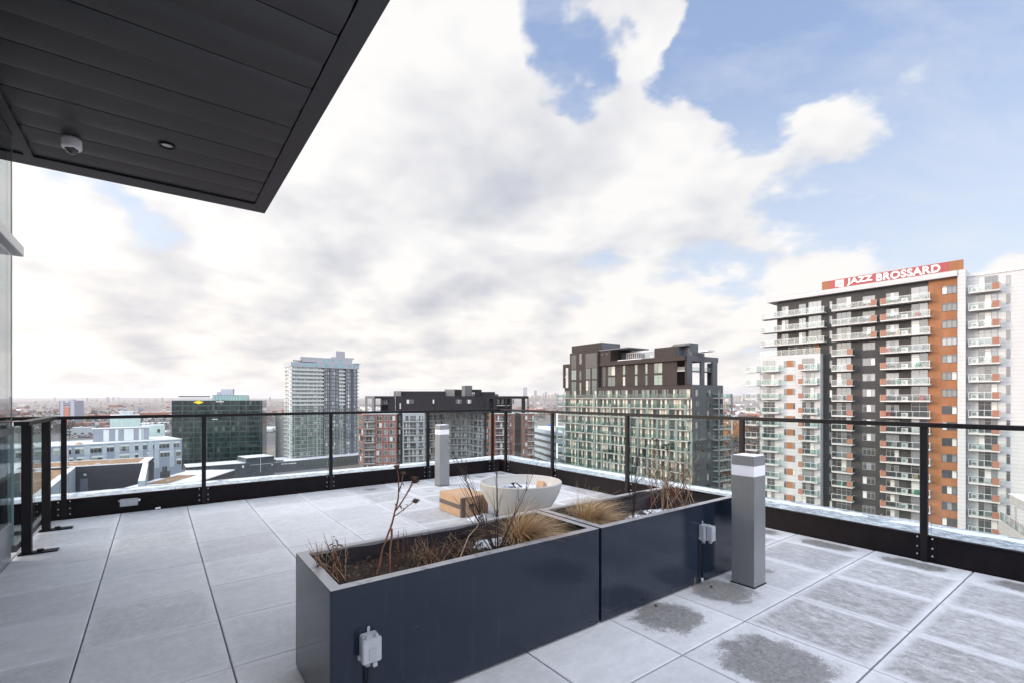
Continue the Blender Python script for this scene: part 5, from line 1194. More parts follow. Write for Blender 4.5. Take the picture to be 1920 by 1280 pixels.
# ---------------------------------------------------------------- green glass office block
def office():
    F=Fac(pp(322,332),pp(492,352)); L=F.L; G0=GZ-EYE; zt=-1.95
    B=Bld('office_block',(*pp(407,355),0),'dark green glass office block with a yellow rooftop diamond','office building')
    def gl(t,b,o,tcn):
        P=tcn.outputs['Object']; X,Y,Z=t.sep(P); T_=t.m('ADD',t.m('MULTIPLY',X,F.t_.x),t.m('MULTIPLY',Y,F.t_.y))
        q=t.m('FRACT',t.m('DIVIDE',T_,1.55)); mull=t.m('LESS_THAN',q,.05)
        cell=t.comb(t.m('FLOOR',t.m('DIVIDE',T_,1.55)),t.m('FLOOR',t.m('DIVIDE',Z,3.75)),0.0); wn=t.new('ShaderNodeTexWhiteNoise'); t.put(wn.inputs['Vector'],cell)
        k=t.m('POWER',wn.outputs['Value'],2.0)
        c=t.mix(k,(.006,.012,.013),(.026,.042,.040)); lighter=t.m('GREATER_THAN',wn.outputs['Value'],.96); c=t.mix(lighter,c,(.08,.10,.08))  # a few random panes paler
        t.put(b.inputs['Base Color'],t.mix(mull,c,(.022,.04,.04))); b.inputs['Roughness'].default_value=.05; b.inputs['IOR'].default_value=1.55
        bp=t.new('ShaderNodeBump'); bp.inputs['Strength'].default_value=.08; bp.inputs['Distance'].default_value=.1; t.put(bp.inputs['Height'],wn.outputs['Value']); t.l.new(bp.outputs[0],b.inputs['Normal'])
    GG=custom('dark_green_curtain_glass',gl); SP=mat('teal_spandrel',(.024,.055,.056),.2,0,.5,var=.3,vscale=.2); LT=mat('pale_teal_glass',(.25,.40,.38),.12,0,.6,var=.15,vscale=.5)
    b=MB(); F.box(b,0,L,G0,zt,-26,0); B.part(b,'curtain_wall',[GG])
    z=zt-3.9
    b=MB(); F.box(b,-.1,L+.1,zt-.25,zt+.12,-26.1,.14); B.part(b,'parapet_band',[SP])
    while z>G0+4:
        b=MB(); F.box(b,-.05,L+.05,z,z+.75,-.2,.10); B.part(b,'floor_band',[SP]); z-=3.75
    b=MB()
    for px in(341,362.5,400,431,447,461,488): F.box(b,F.t(px),F.t(px)+.7,G0+5,zt-.3,.0,.16)
    B.part(b,'pier',[SP])
    b=MB(); F.box(b,F.t(398),F.t(462),zt,1.9,-14,-1.0); B.part(b,'rooftop_enclosure',[LT])
    b=MB()
    for i in range(12): t_=F.t(398)+(F.t(462)-F.t(398))*i/12; F.box(b,t_,t_+.12,zt,1.95,-1.0,-.9)
    F.box(b,F.t(398),F.t(462),1.9,2.05,-14,-.9); B.part(b,'enclosure_rib',[SP])
    b=MB(); F.box(b,F.t(412),F.t(435),1.9,6.3,-9,-4,0); F.box(b,F.t(434),F.t(437),6.0,6.4,-9,-3.5,0); F.box(b,F.t(404),F.t(410),1.9,4.3,-7,-4,0); B.part(b,'mechanical_room',[panelmat('pale_blue_metal',(.42,.44,.50),8,.4,.2,.05,1.2)])
    for p0,p1 in((333.5,361),(362.5,391)):
        b=MB(); F.box(b,F.t(p0),F.t(p1),.6,1.25,-5,-1.5,0)
        F.box(b,F.t(p0),F.t(p1),1.25,1.45,-5.1,-1.4,1)
        for i in range(5): t_=F.t(p0)+(F.t(p1)-F.t(p0)-.3)*i/4; F.box(b,t_,t_+.3,zt,.6,-2,-1.7,1); F.box(b,t_+.6,t_+1.6,zt,-.6,-3,-1.9,1)
        B.part(b,'cooling_unit',[FRM,WHT])
    cx=F.t(372.5); z0=-3.1; b=MB(); pts=[(cx-3.2,z0),(cx,z0-1.25),(cx+3.2,z0),(cx,z0+1.25)]
    V=[(*F.xy(p[0],dd),E_(p[1])) for dd in(.18,.5) for p in pts]; b.add(V,[(4,5,6,7),(3,2,1,0),(0,1,5,4),(1,2,6,5),(2,3,7,6),(3,0,4,7)])
    B.part(b,'yellow_sign',[mat('yellow_sign',(.80,.58,.01),.4)])
    b=MB()
    for i,w_ in enumerate((.55,.5,.6,.45,.6,.5,.55)): F.box(b,F.t(405)+i*.72,F.t(405)+i*.72+w_,-3.0,-2.45,.17,.3)
    F.box(b,F.t(413),F.t(414.5),-2.4,-1.9,.17,.3)
    for i in range(5): F.box(b,F.t(398)+i*.7,F.t(398)+i*.7+.5,-15.5,-15.0,.0,.2)
    B.part(b,'sign_letters',[MATS['sign_white']])
    # low shop building in front
    P=Fac(pp(348,272),pp(468,292)); Q=Bld('shop_building',(*pp(410,295),0),'low dark glass shop building in front of the green office block','shops')
    b=MB(); P.box(b,0,P.L,GZ-EYE,-39.6,-18,0,0); P.box(b,.3,P.L-.3,-39.6,-39.5,-17.5,-.3,1); Q.part(b,'wall',[panelmat('dark_glass_front',(.05,.065,.07),3.4,.25,.4,.3,2.2),ROOFW])
    b=MB(); P.box(b,P.t(388),P.t(400),-46,-41.5,.02,.1); Q.part(b,'shopfront',[mat('grey_poster',(.16,.17,.21),.4)])
    b=MB(); P.box(b,P.t(364),P.t(367),-42.2,-41.3,.02,.15); 
    for i in range(4): P.box(b,P.t(373)+i*.8,P.t(373)+i*.8+.55,-42,-41.3,.02,.15)
    P.box(b,P.t(454),P.t(457.5),-42.2,-41,.02,.15); Q.part(b,'sign_letters',[MATS['sign_white']])
    P2=Fac(pp(461.5,291),pp(514,303)); Q=Bld('shop_building',(*pp(488,305),0),'dark two storey shop corner with a snowy roof between office and tower','shops')
    b=MB(); P2.box(b,0,P2.L,GZ-EYE,-36.8,-16,0,0); P2.box(b,.3,P2.L-.3,-36.8,-36.65,-15.5,-.3,1); Q.part(b,'wall',[MATS['dark_glass_front'],ROOFW])
    b=MB(); P2.box(b,1,P2.L-1,-41.2,-41.0,.02,.12); P2.box(b,P2.t(488),P2.t(488)+.25,-46,-37,.02,.12); P2.box(b,P2.t(509),P2.t(511.5),-42.6,-41.6,.02,.12); Q.part(b,'trim',[WHT])
office()

# ---------------------------------------------------------------- long pale blue clad building
def blue_clad():
    F=Fac(pp(-40,163),pp(341,209)); L=F.L; G0=GZ-EYE; zt=-18.1
    B=Bld('office_building',(*pp(200,215),0),'long low pale blue panelled building with a snowy flat roof','office building')
    BP=panelmat('slate_blue_panel',(.28,.32,.39),3.8,.5,.3,.06,2.4); LP=panelmat('pale_blue_panel',(.44,.50,.55),7.6,.5,.3,.05); WP=mat('pale_panel',(.60,.64,.63),.5)
    b=MB(); F.box(b,0,L,G0,zt,-24,0,0); F.box(b,.3,L-.3,zt,zt+.05,-23.7,-.3,1); B.part(b,'wall',[BP,ROOFW])
    b=MB(); F.box(b,-.05,L+.05,zt,zt+.3,-.3,.06); F.box(b,L-.3,L+.06,zt,zt+.3,-24,-.3); F.box(b,0,L,zt,zt+.3,-24.1,-23.8); B.part(b,'roof_edge',[mat('white_edge',(.7,.7,.7),.6)])
    rn=random.Random(9); m=MB()
    px=[-35,22,46,83,120,132,158,168,192,198,215,222,243,250,260,265,278,284,290,296,318,324,339]
    for row in range(3):
        zb=zt-3.3-3.75*row
        bands=[(29,44),(52,60),(64,78),(100,112),(118,134),(140,160),(168,191),(197,214),(221,243),(249,260),(265,276),(279,289),(296,318),(325,337)]
        for i,(p0,p1) in enumerate(bands):
            if row and rn.random()<.15: continue
            a,e=F.t(p0),F.t(p1)
            if row: s=rn.uniform(-1.2,1.2); a+=s; e+=s*.5
            # pale surround below and above each window group
            if a<e-.8:
                F.box(m,a,e,zb+1.9,zb+2.6,.0,.05,1)
                B.win(F,a,e,zb,zb+1.9,(max(1,int((e-a)/1.15)),.0,1),.05)
        for p in range(0,22,2): a=F.t(px[p]); F.box(m,a,a+1.3+.5*rn.random(),zb-.6,zb+3.0,.0,.09,0)
    B.part(m,'pilaster',[LP,WP])
    P=Fac(pp(174,194),pp(280,206)); b=MB(); P.box(b,0,P.L,zt,-12.8,-7,-2.0,0); 
    for p0,p1 in((194,204.5),(216.5,222),(233,251),(261,266),(268,269.5)): P.box(b,P.t(p0),P.t(p1),zt+.1,-13.2,-2.0,-1.93,1)
    P.box(b,-.3,P.L+.3,-12.8,-12.55,-7.3,-1.8,2); B.part(b,'rooftop_enclosure',[panelmat('grey_ribbed',(.27,.28,.32),20,.6,0,.05,.6),WP,ROOFW])
    b=MB(); X,Y=F.xy(F.t(150),-3); 
    for px_ in(151,60): q=F.xy(F.t(px_),-3); b.sphere((q[0],q[1],E_(zt+.2)),1.1,0,12,6,.7)
    B.part(b,'roof_mound',[mat('tan_vent',(.45,.28,.18),.8)])
    B.finish([WG,winglass('window_pale',(.30,.34,.30)),WG])
    # glass boxes behind
    Q=Bld('glass_building',(*pp(235,262),0),'pale green glass cube behind the long blue clad building','office building')
    GP=panelmat('pale_green_glass',(.50,.60,.58),3.2,.25,.3,.12,1.6); K=Fac(pp(206,250),pp(263,258)); b=MB(); K.box(b,0,K.L,GZ-EYE,-9.2,-14,0,0); K.box(b,.2,K.L-.2,-9.2,-9.1,-13.8,-.2,1); K.box(b,4,K.L-3,-9.1,-7.6,-10,-3,0); Q.part(b,'wall',[GP,ROOFW])
    b=MB(); K.box(b,3.6,K.L-2.6,-7.6,-7.4,-10.5,-2.5); Q.part(b,'roof_cap',[ROOFW])
    Q=Bld('glass_building',(*pp(288,262),0),'smaller pale glass cube right of the taller glass cube','office building'); K=Fac(pp(265,244),pp(309,250)); b=MB(); K.box(b,0,K.L,GZ-EYE,-14.2,-9,0,0); K.box(b,.2,K.L-.2,-14.2,-14.1,-8.8,-.2,1); Q.part(b,'wall',[GP,ROOFW]); b=MB(); K.box(b,K.t(295),K.t(300),-18,-16.2,0,.05); Q.part(b,'window',[WG])
blue_clad()

# ---------------------------------------------------------------- dark U-shaped building just below, with planted roof
def green_roof():
    G0=GZ-EYE; zt=-22.2
    def pz(px,y,z): d=-z*F_/(y-745); return pp(px,d)
    a=pz(142,874,zt); b_=pz(268,867,zt); F=Fac(a,b_)
    B=Bld('low_building',(a[0]+8,a[1]+8,0),'dark clad building with a brown planted roof and snowy rim below the terrace','building')
    DKW=panelmat('charcoal_cladding',(.035,.032,.04),.8,.6,.4,.15,1.8); 
    def sed(t,b,o,tcn):
        P=tcn.outputs['Object']; n=t.noise(P,.9,6,.7); m=t.noise(P,.22,4,.6)
        c=t.mix(t.rng(n,.35,.65),(.20,.10,.05),(.33,.20,.11)); t.put(b.inputs['Base Color'],t.mix(t.rng(m,.60,.66),c,(.62,.60,.60))); b.inputs['Roughness'].default_value=.95
    SED=custom('brown_sedum',sed); WR=mat('white_edge',(.7,.7,.7),.6); LR=panelmat('ribbed_pale_metal',(.40,.45,.50),30,.5,0,.06,.8)
    m=MB(); F.box(m,-14,F.L+1.2,G0,zt,-17,0,0); F.box(m,-13.6,F.L+.9,zt,zt+.08,-16.6,-.5,1); B.part(m,'wall',[DKW,SED])
    m=MB(); F.box(m,-14,F.L+1.2,zt,zt+.25,-.45,.05); F.box(m,-14,F.L+1.2,zt,zt+.25,-17.05,-16.6); F.box(m,F.L-1.2,F.L+1.25,zt,zt+.26,-16.6,-.45); B.part(m,'roof_edge',[WR])
    # two wings running towards the terrace
    wd=Vector((.592,-.806)); wn=Vector((.806,.592))
    def wing(p,w0,w1,Lg,zz,mats_,nm):
        A_=Vector(p)+wn*w0+wd*.1; B_=Vector(p)+wn*w1+wd*.1; C_=B_+wd*Lg; D_=A_+wd*Lg; m=MB(); m.hull([A_,D_,C_,B_],GZ,E_(zz),0,1); B.part(m,nm,mats_)
    wing(a,-1.6,0,60,zt-.1,[LR,WR],'wing_wall'); wing(a,-13,-1.61,60,zt-.6,[DKW,SED],'wing_wall'); wing(b_,0,1.5,44,zt+.05,[LR,WR],'wing_wall'); wing(a,0.01,17.6,46,-33.8,[ROOFG,ROOFG],'courtyard_roof')
    m=MB(); F.box(m,F.t(157),F.t(162),-25.3,-24.6,.02,.1); B.part(m,'wall_sign',[mat('green_exit_panel',(.25,.5,.4),.4)])
    m=MB(); F.box(m,F.t(150),F.t(165),-32.8,-26.2,.02,.1); B.part(m,'service_door',[mat('grey_blue_door',(.09,.10,.14),.5)])
    for (px,d,w_,l_,h_) in((176,122,5.6,5.5,1.9),(186,134,3.6,3,1.7),(196,121,4.6,5.5,2.0)):
        X,Y=pp(px,d); m=MB(); m.box(X,X+w_,Y,Y+l_,E_(-33.8),E_(-33.8+h_),0,bev=.05)
        for i in range(2):
            m.tube([(X+w_*(.28+.44*i),Y+l_*.5,E_(-33.8+h_)),(X+w_*(.28+.44*i),Y+l_*.5,E_(-33.75+h_+.12))],w_*.18,16,1)
        B.part(m,'roof_unit',[mat('pale_unit',(.50,.55,.62),.5),FRM])
    m=MB(); F.box(m,F.t(232)-1,F.t(232)+2.2,-33.8,-28.6,14,44,0); F.box(m,F.t(246),F.t(246)+1,-33.8,-31,4,8,0); B.part(m,'duct',[mat('pale_duct',(.60,.62,.58),.5,var=.15)])
    # right hand snowy roof
    R_=Fac(pz(270,905,-25.5),pz(372,903,-25.5)); Q=Bld('low_building',(*R_.xy(8,-8),0),'low building with a snowy flat roof and a brown planted patch','building')
    m=MB(); R_.box(m,-1,R_.L,G0,-25.5,-24,9,0); R_.box(m,-.6,R_.L-.4,-25.5,-25.42,-23.6,8.6,1); Q.part(m,'wall',[DKW,ROOFW])
    m=MB(); R_.box(m,R_.t(283),R_.t(322),-25.4,-25.3,-14,2); Q.part(m,'planted_bed',[SED])
    m=MB(); R_.box(m,R_.t(302,-9),R_.t(312,-9),-25.4,-23.4,-11,-8.5); R_.box(m,R_.t(304,-9),R_.t(308,-9),-23.4,-21.9,-10.6,-9); Q.part(m,'vent_stack',[FRM]); m=MB(); R_.box(m,-1,R_.L,-25.5,-25.2,-24.2,-23.8); R_.box(m,R_.L-.3,R_.L+.1,-25.5,-25.2,-24,9); Q.part(m,'roof_edge',[WR])
    # terraced block at the very left, seen through the side screen
    K=Bld('low_building',(*pp(30,80),0),'dark blue clad building edge with a snowy ledge at far left below the terrace','building'); N_=Fac(pp(-60,62),pp(52,96)); m=MB(); N_.box(m,0,N_.L,G0,-13.6,-14,0,0); K.part(m,'wall',[panelmat('navy_cladding',(.07,.08,.11),2,.5,.4,.1,3)]); m=MB(); N_.box(m,-.1,N_.L+.1,-13.6,-12.9,-14.1,.1); K.part(m,'roof_edge',[WR])
green_roof()

# ---------------------------------------------------------------- striped office with ribbon windows, and sheds behind it
def ribbon():
    F=Fac(pp(1001,246),pp(1060,205)); G0=GZ-EYE; B=Bld('office_building',(*pp(1030,250),0),'low office with blue white ribbon bands between the brick block and the glass block','office building')
    BL=mat('ice_blue_band',(.42,.50,.58),.4,var=.08,vscale=.3); DK=winglass('ribbon_window',(.05,.06,.07))
    m=MB(); F.box(m,-12,F.L+6,G0,-15.4,-20,0,0); F.box(m,-12,F.L+6,-15.4,-15.3,-19.8,-.2,1); B.part(m,'wall',[DK,ROOFW])
    z=-15.4
    for k in range(8): m=MB(); F.box(m,-12,F.L+6,z-1.7,z+.05,-.1,.35); B.part(m,'facade_band',[BL]); z-=3.15
    X,Y=pp(1031.5,330); m=MB(); 
    V=[];n=14; 
    for dd in(0,1.5):
        for i in range(n+1): a=PI*i/n; V.append((X+2.6*math.cos(a),Y+dd,E_(-21.6)+3.4*math.sin(a)))
    m.add(V,[tuple(range(n,-1,-1)),tuple(range(n+1,2*n+2))]+[(i,i+1,n+2+i,n+1+i) for i in range(n)]+[(0,n+1,2*n+1,n)],0)
    m.box(X-.15,X+.15,Y+.5,Y+.9,GZ,E_(-21.6),1)
    for i,w_ in enumerate((.5,.4,.5,.45,.5)): m.box(X-1.6+i*.68,X-1.6+i*.68+w_,Y-.06,Y-.01,E_(-20.4),E_(-19.9),2)
    o=m.build('roadside_sign',[mat('bright_blue_sign',(.03,.19,.62),.4),FRM,MATS['sign_white']],org=(X,Y,GZ)); o.location=(X,Y,GZ); tag(o,'round topped bright blue sign with small white lettering beyond the ribbon office','sign')
ribbon()
def grey_block():
    F=Fac(pp(111,905),pp(141,900)); B=Bld('apartment_block',(*pp(125,915),0),'distant grey residential block with an orange central strip','apartment block'); G0=GZ-EYE
    m=MB(); F.box(m,0,F.L,G0,-5.2,-16,0,0); F.box(m,F.L*.36,F.L*.60,G0,-17,0,.3,1); F.box(m,F.L*.4,F.L*.7,-5.2,-3.2,-10,-4,0); B.part(m,'wall',[panelmat('blue_grey_render',(.30,.31,.36),3,.7,.1,.05),mat('terracotta',(.42,.13,.06),.8)])
    for k in range(13):
        z=-8.8-3*k
        for a,e in((.0,.07),(.26,.36),(.61,.71),(.94,1.0)): B.win(F,F.L*a+.05,F.L*e-.05,z,z+1.7,(1,0,0),.02)
        if k in(1,2): B.win(F,F.L*.3,F.L*.68,z,z+1.6,(3,0,0),.05)
    B.finish([WG,WG,WG])
grey_block()

# ================================================================ GROUND, SUBURBS, WOODS, HILLS
def ground_nodes(t,b,o,tcn):
    P=tcn.outputs['Object']; n=t.noise(P,.006,8,.7); m=t.noise(P,.0016,5,.6); f=t.noise(P,.05,6,.75)
    wood=t.mix(t.rng(f,.3,.7),(.075,.058,.055),(.19,.15,.135)); field=t.mix(t.rng(f,.35,.65),(.16,.135,.10),(.30,.27,.24))
    c=t.mix(t.rng(n,.44,.56),wood,field); c=t.mix(t.m('MULTIPLY',t.rng(t.noise(P,.012,6,.75),.56,.62),t.rng(m,.45,.55)),c,(.55,.54,.55))
    vo=t.new('ShaderNodeTexVoronoi'); t.put(vo.inputs['Vector'],P); vo.inputs['Scale'].default_value=.009; vo.feature='DISTANCE_TO_EDGE'
    c=t.mix(t.m('LESS_THAN',vo.outputs['Distance'],.035),c,(.17,.165,.165))
    t.put(b.inputs['Base Color'],c); b.inputs['Roughness'].default_value=.95
GND=custom('suburban_ground',ground_nodes)
b=MB(); n=64; RG=26000; V=[(0,0,GZ)]; F=[]
rings=[200,600,1500,4000,10000,RG]
for rr in rings: V+=[(rr*math.cos(2*PI*k/n),rr*math.sin(2*PI*k/n),GZ) for k in range(n)]
F=[(0,1+k,1+(k+1)%n) for k in range(n)]
for q in range(len(rings)-1): F+=[(1+q*n+k,1+(q+1)*n+k,1+(q+1)*n+(k+1)%n,1+q*n+(k+1)%n) for k in range(n)]
b.add(V,F); tag(b.build('ground',GND),'flat suburban plain reaching the horizon','ground',kind='structure')
# roads and car parks
def sheet(name,pts,z,m,label,cat):
    b=MB(); b.add([(p[0],p[1],z) for p in pts],[tuple(range(len(pts)))]); 
    o=b.build(name,m); tag(o,label,cat,kind='structure')
ASP=mat('asphalt',(.10,.10,.105),.9,var=.25,vscale=.05); 
def gp(px,y): d=(EYE-GZ)*F_/(y-745); return pp(px,d)
def road(name,pts,w_,z,label):
    b=MB(); V=[]
    P=[Vector(gp(*p)) for p in pts]
    for i,p in enumerate(P):
        t=(P[min(i+1,len(P)-1)]-P[max(i-1,0)]).normalized(); q=Vector((-t.y,t.x))*w_/2; V+=[(p.x+q.x,p.y+q.y,z),(p.x-q.x,p.y-q.y,z)]
    b.add(V,[(2*i,2*i+1,2*i+3,2*i+2) for i in range(len(P)-1)]); tag(b.build(name,ASP,recalc=True),label,'road',kind='structure')
sheet('car_park',[gp(-40,830),gp(700,835),gp(620,786),gp(60,786)],GZ+.06,ASP,'wide asphalt car parks and streets among the shops','car park')
sheet('car_park',[gp(990,830),gp(1060,830),gp(1060,800),gp(990,800)],GZ+.06,ASP,'car park beyond the ribbon office','car park')
road('road',[(1330,905),(1372,868),(1395,842),(1425,826),(1470,815)],16,GZ+.1,'curving road through the brown woods')
road('road',[(1340,826),(1375,833),(1400,850),(1435,880)],12,GZ+.14,'side road joining the curving road')
road('road',[(-60,782),(300,779),(700,783),(1100,781)],22,GZ+.1,'straight highway across the plain')

# low commercial sheds, houses, far blocks ------------------------------------------------
keep=[(F2[0],F2[1],F2[2]) for F2 in [(*pp(200,190),75),(*pp(407,350),48),(*pp(600,365),52),(*pp(835,210),50),(*pp(1180,150),45),(*pp(1030,250),40),(*pp(1650,90),55),(*pp(125,905),25),(*pp(235,255),25)]]
def free(X,Y,r=8): return all((X-a)**2+(Y-c)**2>(q+r)**2 for a,c,q in keep)
rn=random.Random(42)
def shed_mesh(w_,l_,h_,wall,roof,nm):
    b=MB(); b.box(-w_/2,w_/2,-l_/2,l_/2,0,h_,0); b.box(-w_/2+.3,w_/2-.3,-l_/2+.3,l_/2-.3,h_,h_+.15,1)
    b.box(-w_*.2,-w_*.2+3,-1,2,h_+.15,h_+1.6,0); b.box(w_*.25,w_*.25+2.5,-3,0,h_+.15,h_+1.3,0)
    n=max(3,int(w_/7))
    for i in range(n): x=-w_/2+w_*(i+.5)/n; b.box(x-1.6,x+1.6,-l_/2-.08,-l_/2,1.0,3.2,2)
    for i in range(n): y=-l_/2+l_*(i+.5)/n; b.box(w_/2,w_/2+.08,y-1.4,y+1.4,1.0,3.2,2); b.box(-w_/2-.08,-w_/2,y-1.4,y+1.4,1.0,3.2,2)
    return b.mesh(nm,[wall,roof,WG])
sheds=[shed_mesh(46,30,7,mat('shed_white',(.62,.61,.59),.8),ROOFW,'commercial_building'),shed_mesh(30,22,8,mat('shed_tan',(.40,.33,.27),.8),ROOFW,'commercial_building'),
       shed_mesh(60,34,9,mat('shed_brick',(.30,.13,.09),.85),ROOFG,'commercial_building'),shed_mesh(24,16,10,mat('shed_grey',(.36,.37,.40),.8),ROOFW,'commercial_building')]
def scatter(name,meshes,n,px,ys,label,cat,group,rot=True,sc_=(1,1),rr=10,zoff=0,clear=18):
    k=0; placed=[]
    tries=0
    while k<n and tries<n*40:
        tries+=1; x=rn.uniform(*px); y=rn.uniform(*ys); X,Y=gp(x,y)
        if not free(X,Y,rr) or any((X-a)**2+(Y-c)**2<clear**2 for a,c in placed[-400:]): continue
        placed.append((X,Y)); o=bpy.data.objects.new(name,rn.choice(meshes)); col.objects.link(o); o.location=(X,Y,GZ+.02+zoff)
        o.rotation_euler=(0,0,(rn.choice([0,PI/2])+rn.uniform(-.15,.15)+.5) if rot else 0); s=rn.uniform(*sc_); o.scale=(s,s,s*rn.uniform(.9,1.2)); tag(o,label,cat,group); k+=1
    return placed
CB_='low flat roofed commercial building among many like it out on the plain'
pl=scatter('commercial_building',sheds,34,(-30,320),(782,815),CB_,'commercial building','commercial buildings on the plain',sc_=(.6,1.0),rr=26,clear=42)
pl+=scatter('commercial_building',sheds,120,(-30,1460),(753,783),CB_,'commercial building','commercial buildings on the plain',sc_=(.7,1.5),rr=26,clear=50)
pl+=scatter('commercial_building',sheds,12,(480,700),(782,812),CB_,'commercial building','commercial buildings on the plain',sc_=(.4,.8),rr=26,clear=34)
def house_mesh(wall,roof,nm='house',w_=12,l_=9):
    b=MB(); h=5.4; b.box(-w_/2,w_/2,-l_/2,l_/2,0,h,0); e=.5
    V=[(-w_/2-e,-l_/2-e,h-.2),(w_/2+e,-l_/2-e,h-.2),(w_/2+e,l_/2+e,h-.2),(-w_/2-e,l_/2+e,h-.2),(-w_/2-e,0,h+3.2),(w_/2+e,0,h+3.2)]
    b.add(V,[(0,1,5,4),(2,3,4,5),(0,4,3),(1,2,5),(0,3,2,1)],1)
    b.box(2,3,.5,1.5,h+1,h+4.2,0)
    for x in(-4,-1,2.5): b.box(x,x+1.5,-l_/2-.06,-l_/2,1.0,2.4,2); b.box(x,x+1.5,-l_/2-.06,-l_/2,3.4,4.8,2)
    return b.mesh(nm,[wall,roof,WG])
hm=[house_mesh(mat('house_white',(.62,.60,.57),.8),mat('roof_dark',(.09,.085,.09),.9)),house_mesh(mat('house_brick',(.30,.16,.11),.9),mat('roof_brown',(.15,.10,.085),.9)),house_mesh(mat('house_beige',(.48,.42,.35),.85),ROOFW),house_mesh(mat('house_grey',(.30,.30,.33),.85),mat('roof_slate',(.14,.14,.17),.9))]
scatter('house',hm,215,(10,1460),(752,779),'small detached suburban house among many others on the plain','house','suburban houses on the plain',sc_=(.9,1.3),clear=16)
scatter('house',hm,22,(1330,1430),(779,800),'small detached house among bare woods on the right of the glass block','house','houses in the right hand woods',sc_=(.8,1.1),clear=16)
# far towers on the skyline
def far_tower(w_,h_,wall,nm):
    b=MB(); b.box(-w_/2,w_/2,-w_/2,w_/2,0,h_,0)
    k=3
    while k<h_-3: b.box(-w_/2-.1,w_/2+.1,-w_/2-.1,-w_/2,k,k+1.6,1); k+=3.2
    b.box(-w_*.2,w_*.2,-w_*.2,w_*.2,h_,h_+4,0); return b.mesh(nm,[wall,WG])
fw=[mat('far_white',(.66,.64,.60),.8),mat('far_beige',(.52,.44,.35),.8),mat('far_grey',(.36,.37,.40),.8)]
ft=[far_tower(w_,h_,rn.choice(fw),'far_tower') for w_,h_ in((26,70),(34,95),(22,55),(40,80),(28,120),(60,48))]
def skyline(n,px,dd,label,group,hs=(.8,1.2)):
    for k in range(n):
        X,Y=pp(rn.gauss((px[0]+px[1])/2,(px[1]-px[0])/4.2),rn.uniform(*dd)); o=bpy.data.objects.new('far_tower',rn.choice(ft)); col.objects.link(o); o.location=(X,Y,GZ); o.rotation_euler=(0,0,rn.uniform(-.4,.4)); s=rn.uniform(*hs); o.scale=(s,s,s); tag(o,label,'tower',group)
skyline(46,(992,1050),(7200,9500),'pale far high rise in the horizon cluster left of the glass finned block','city cluster on the horizon',(.8,1.5))
skyline(34,(1338,1430),(6500,9000),'pale far high rise on the horizon left of the charcoal tower','far high rises on the right horizon',(.5,1.0))
skyline(26,(0,520),(5200,9000),'small far tower standing out of the plain near the left horizon','far towers on the left horizon',(.35,.6))
for o,sx in ((bpy.data.objects.new('far_tower',ft[4]),2.2),): col.objects.link(o); o.location=(*pp(984.5,8200),GZ); o.scale=(2.4,2.4,1.9); tag(o,'single far grey green spire tower left of the horizon city cluster','tower')
# hills
def hill(name,px0,px1,d,h,label,seed):
    b=MB(); N=80; V=[]; 
    for i in range(N+1):
        s=i/N; px=px0+(px1-px0)*s; e=math.sin(PI*s)**.6; hh=h*e*(.75+.5*noise.noise(Vector((s*4,seed,0)))+.06*noise.noise(Vector((s*60,seed,0))))
        for q,kq in((0,0),(.5,.75),(1,1),(1.6,.6),(2.4,0)): X,Y=pp(px,d+q*900); V.append((X,Y,GZ-1+hh*kq))
    F=[(i*5+j,(i+1)*5+j,(i+1)*5+j+1,i*5+j+1) for i in range(N) for j in range(4)]; b.add(V,F)
    tag(b.build(name,mat('wooded_hill',(.13,.115,.12),.95,var=.3,vscale=.01),recalc=True),label,'hill',kind='structure')
hill('hill',1230,1560,10500,150,'low wooded hill on the right horizon',1.0); hill('hill',-200,560,13500,72,'faint low ridge along the left horizon',4.0); hill('hill',640,1000,14000,78,'faint low ridge on the centre horizon',7.0)

# cars ---------------------------------------------------------------------------------
def car_mesh(c):
    b=MB(); b.box(-2.2,2.2,-.9,.9,.35,.95,0,bev=.12); 
    V=[(-1.5,-.8,.95),(1.2,-.8,.95),(1.2,.8,.95),(-1.5,.8,.95),(-1.0,-.68,1.5),(.5,-.68,1.5),(.5,.68,1.5),(-1.0,.68,1.5)]; b.add(V,[(0,1,5,4),(1,2,6,5),(2,3,7,6),(3,0,4,7)],1); b.add(V[4:],[(0,1,2,3)],0)
    for x in(-1.35,1.35):
        for y in(-.9,.72): b.tube([(x,y,.34),(x,y+.18,.34)],.34,12,2)
    return b.mesh('parked_car',[mat('car_'+c[0],c[1],.25,.2),WG,BLACK])
cms=[car_mesh(c) for c in(('white',(.7,.7,.7)),('silver',(.4,.41,.43)),('black',(.02,.02,.02)),('red',(.4,.03,.03)),('blue',(.04,.07,.2)))]
for (x0,x1,y0,y1,nr,nc,lab,gr) in((125,185,813.5,821,4,18,'small car parked in rows in the car park left of the pale glass cube','cars in the left car park'),(494,540,794,812,6,14,'small car parked in the lot between the green office and the slender tower','cars in the middle car park'),(30,110,800,812,4,12,'small car parked in the far left lot','cars in the far left lot')):
    for r_i in range(nr):
        for c_i in range(nc):
            if rn.random()<.3: continue
            X,Y=gp(x0+(x1-x0)*(c_i+.5)/nc,y0+(y1-y0)*(r_i+.5)/nr)
            if not free(X,Y,2): continue
            o=bpy.data.objects.new('parked_car',rn.choice(cms)); col.objects.link(o); o.location=(X,Y,GZ+.07); o.rotation_euler=(0,0,1.2+rn.choice([0,PI])); tag(o,lab,'car',gr)

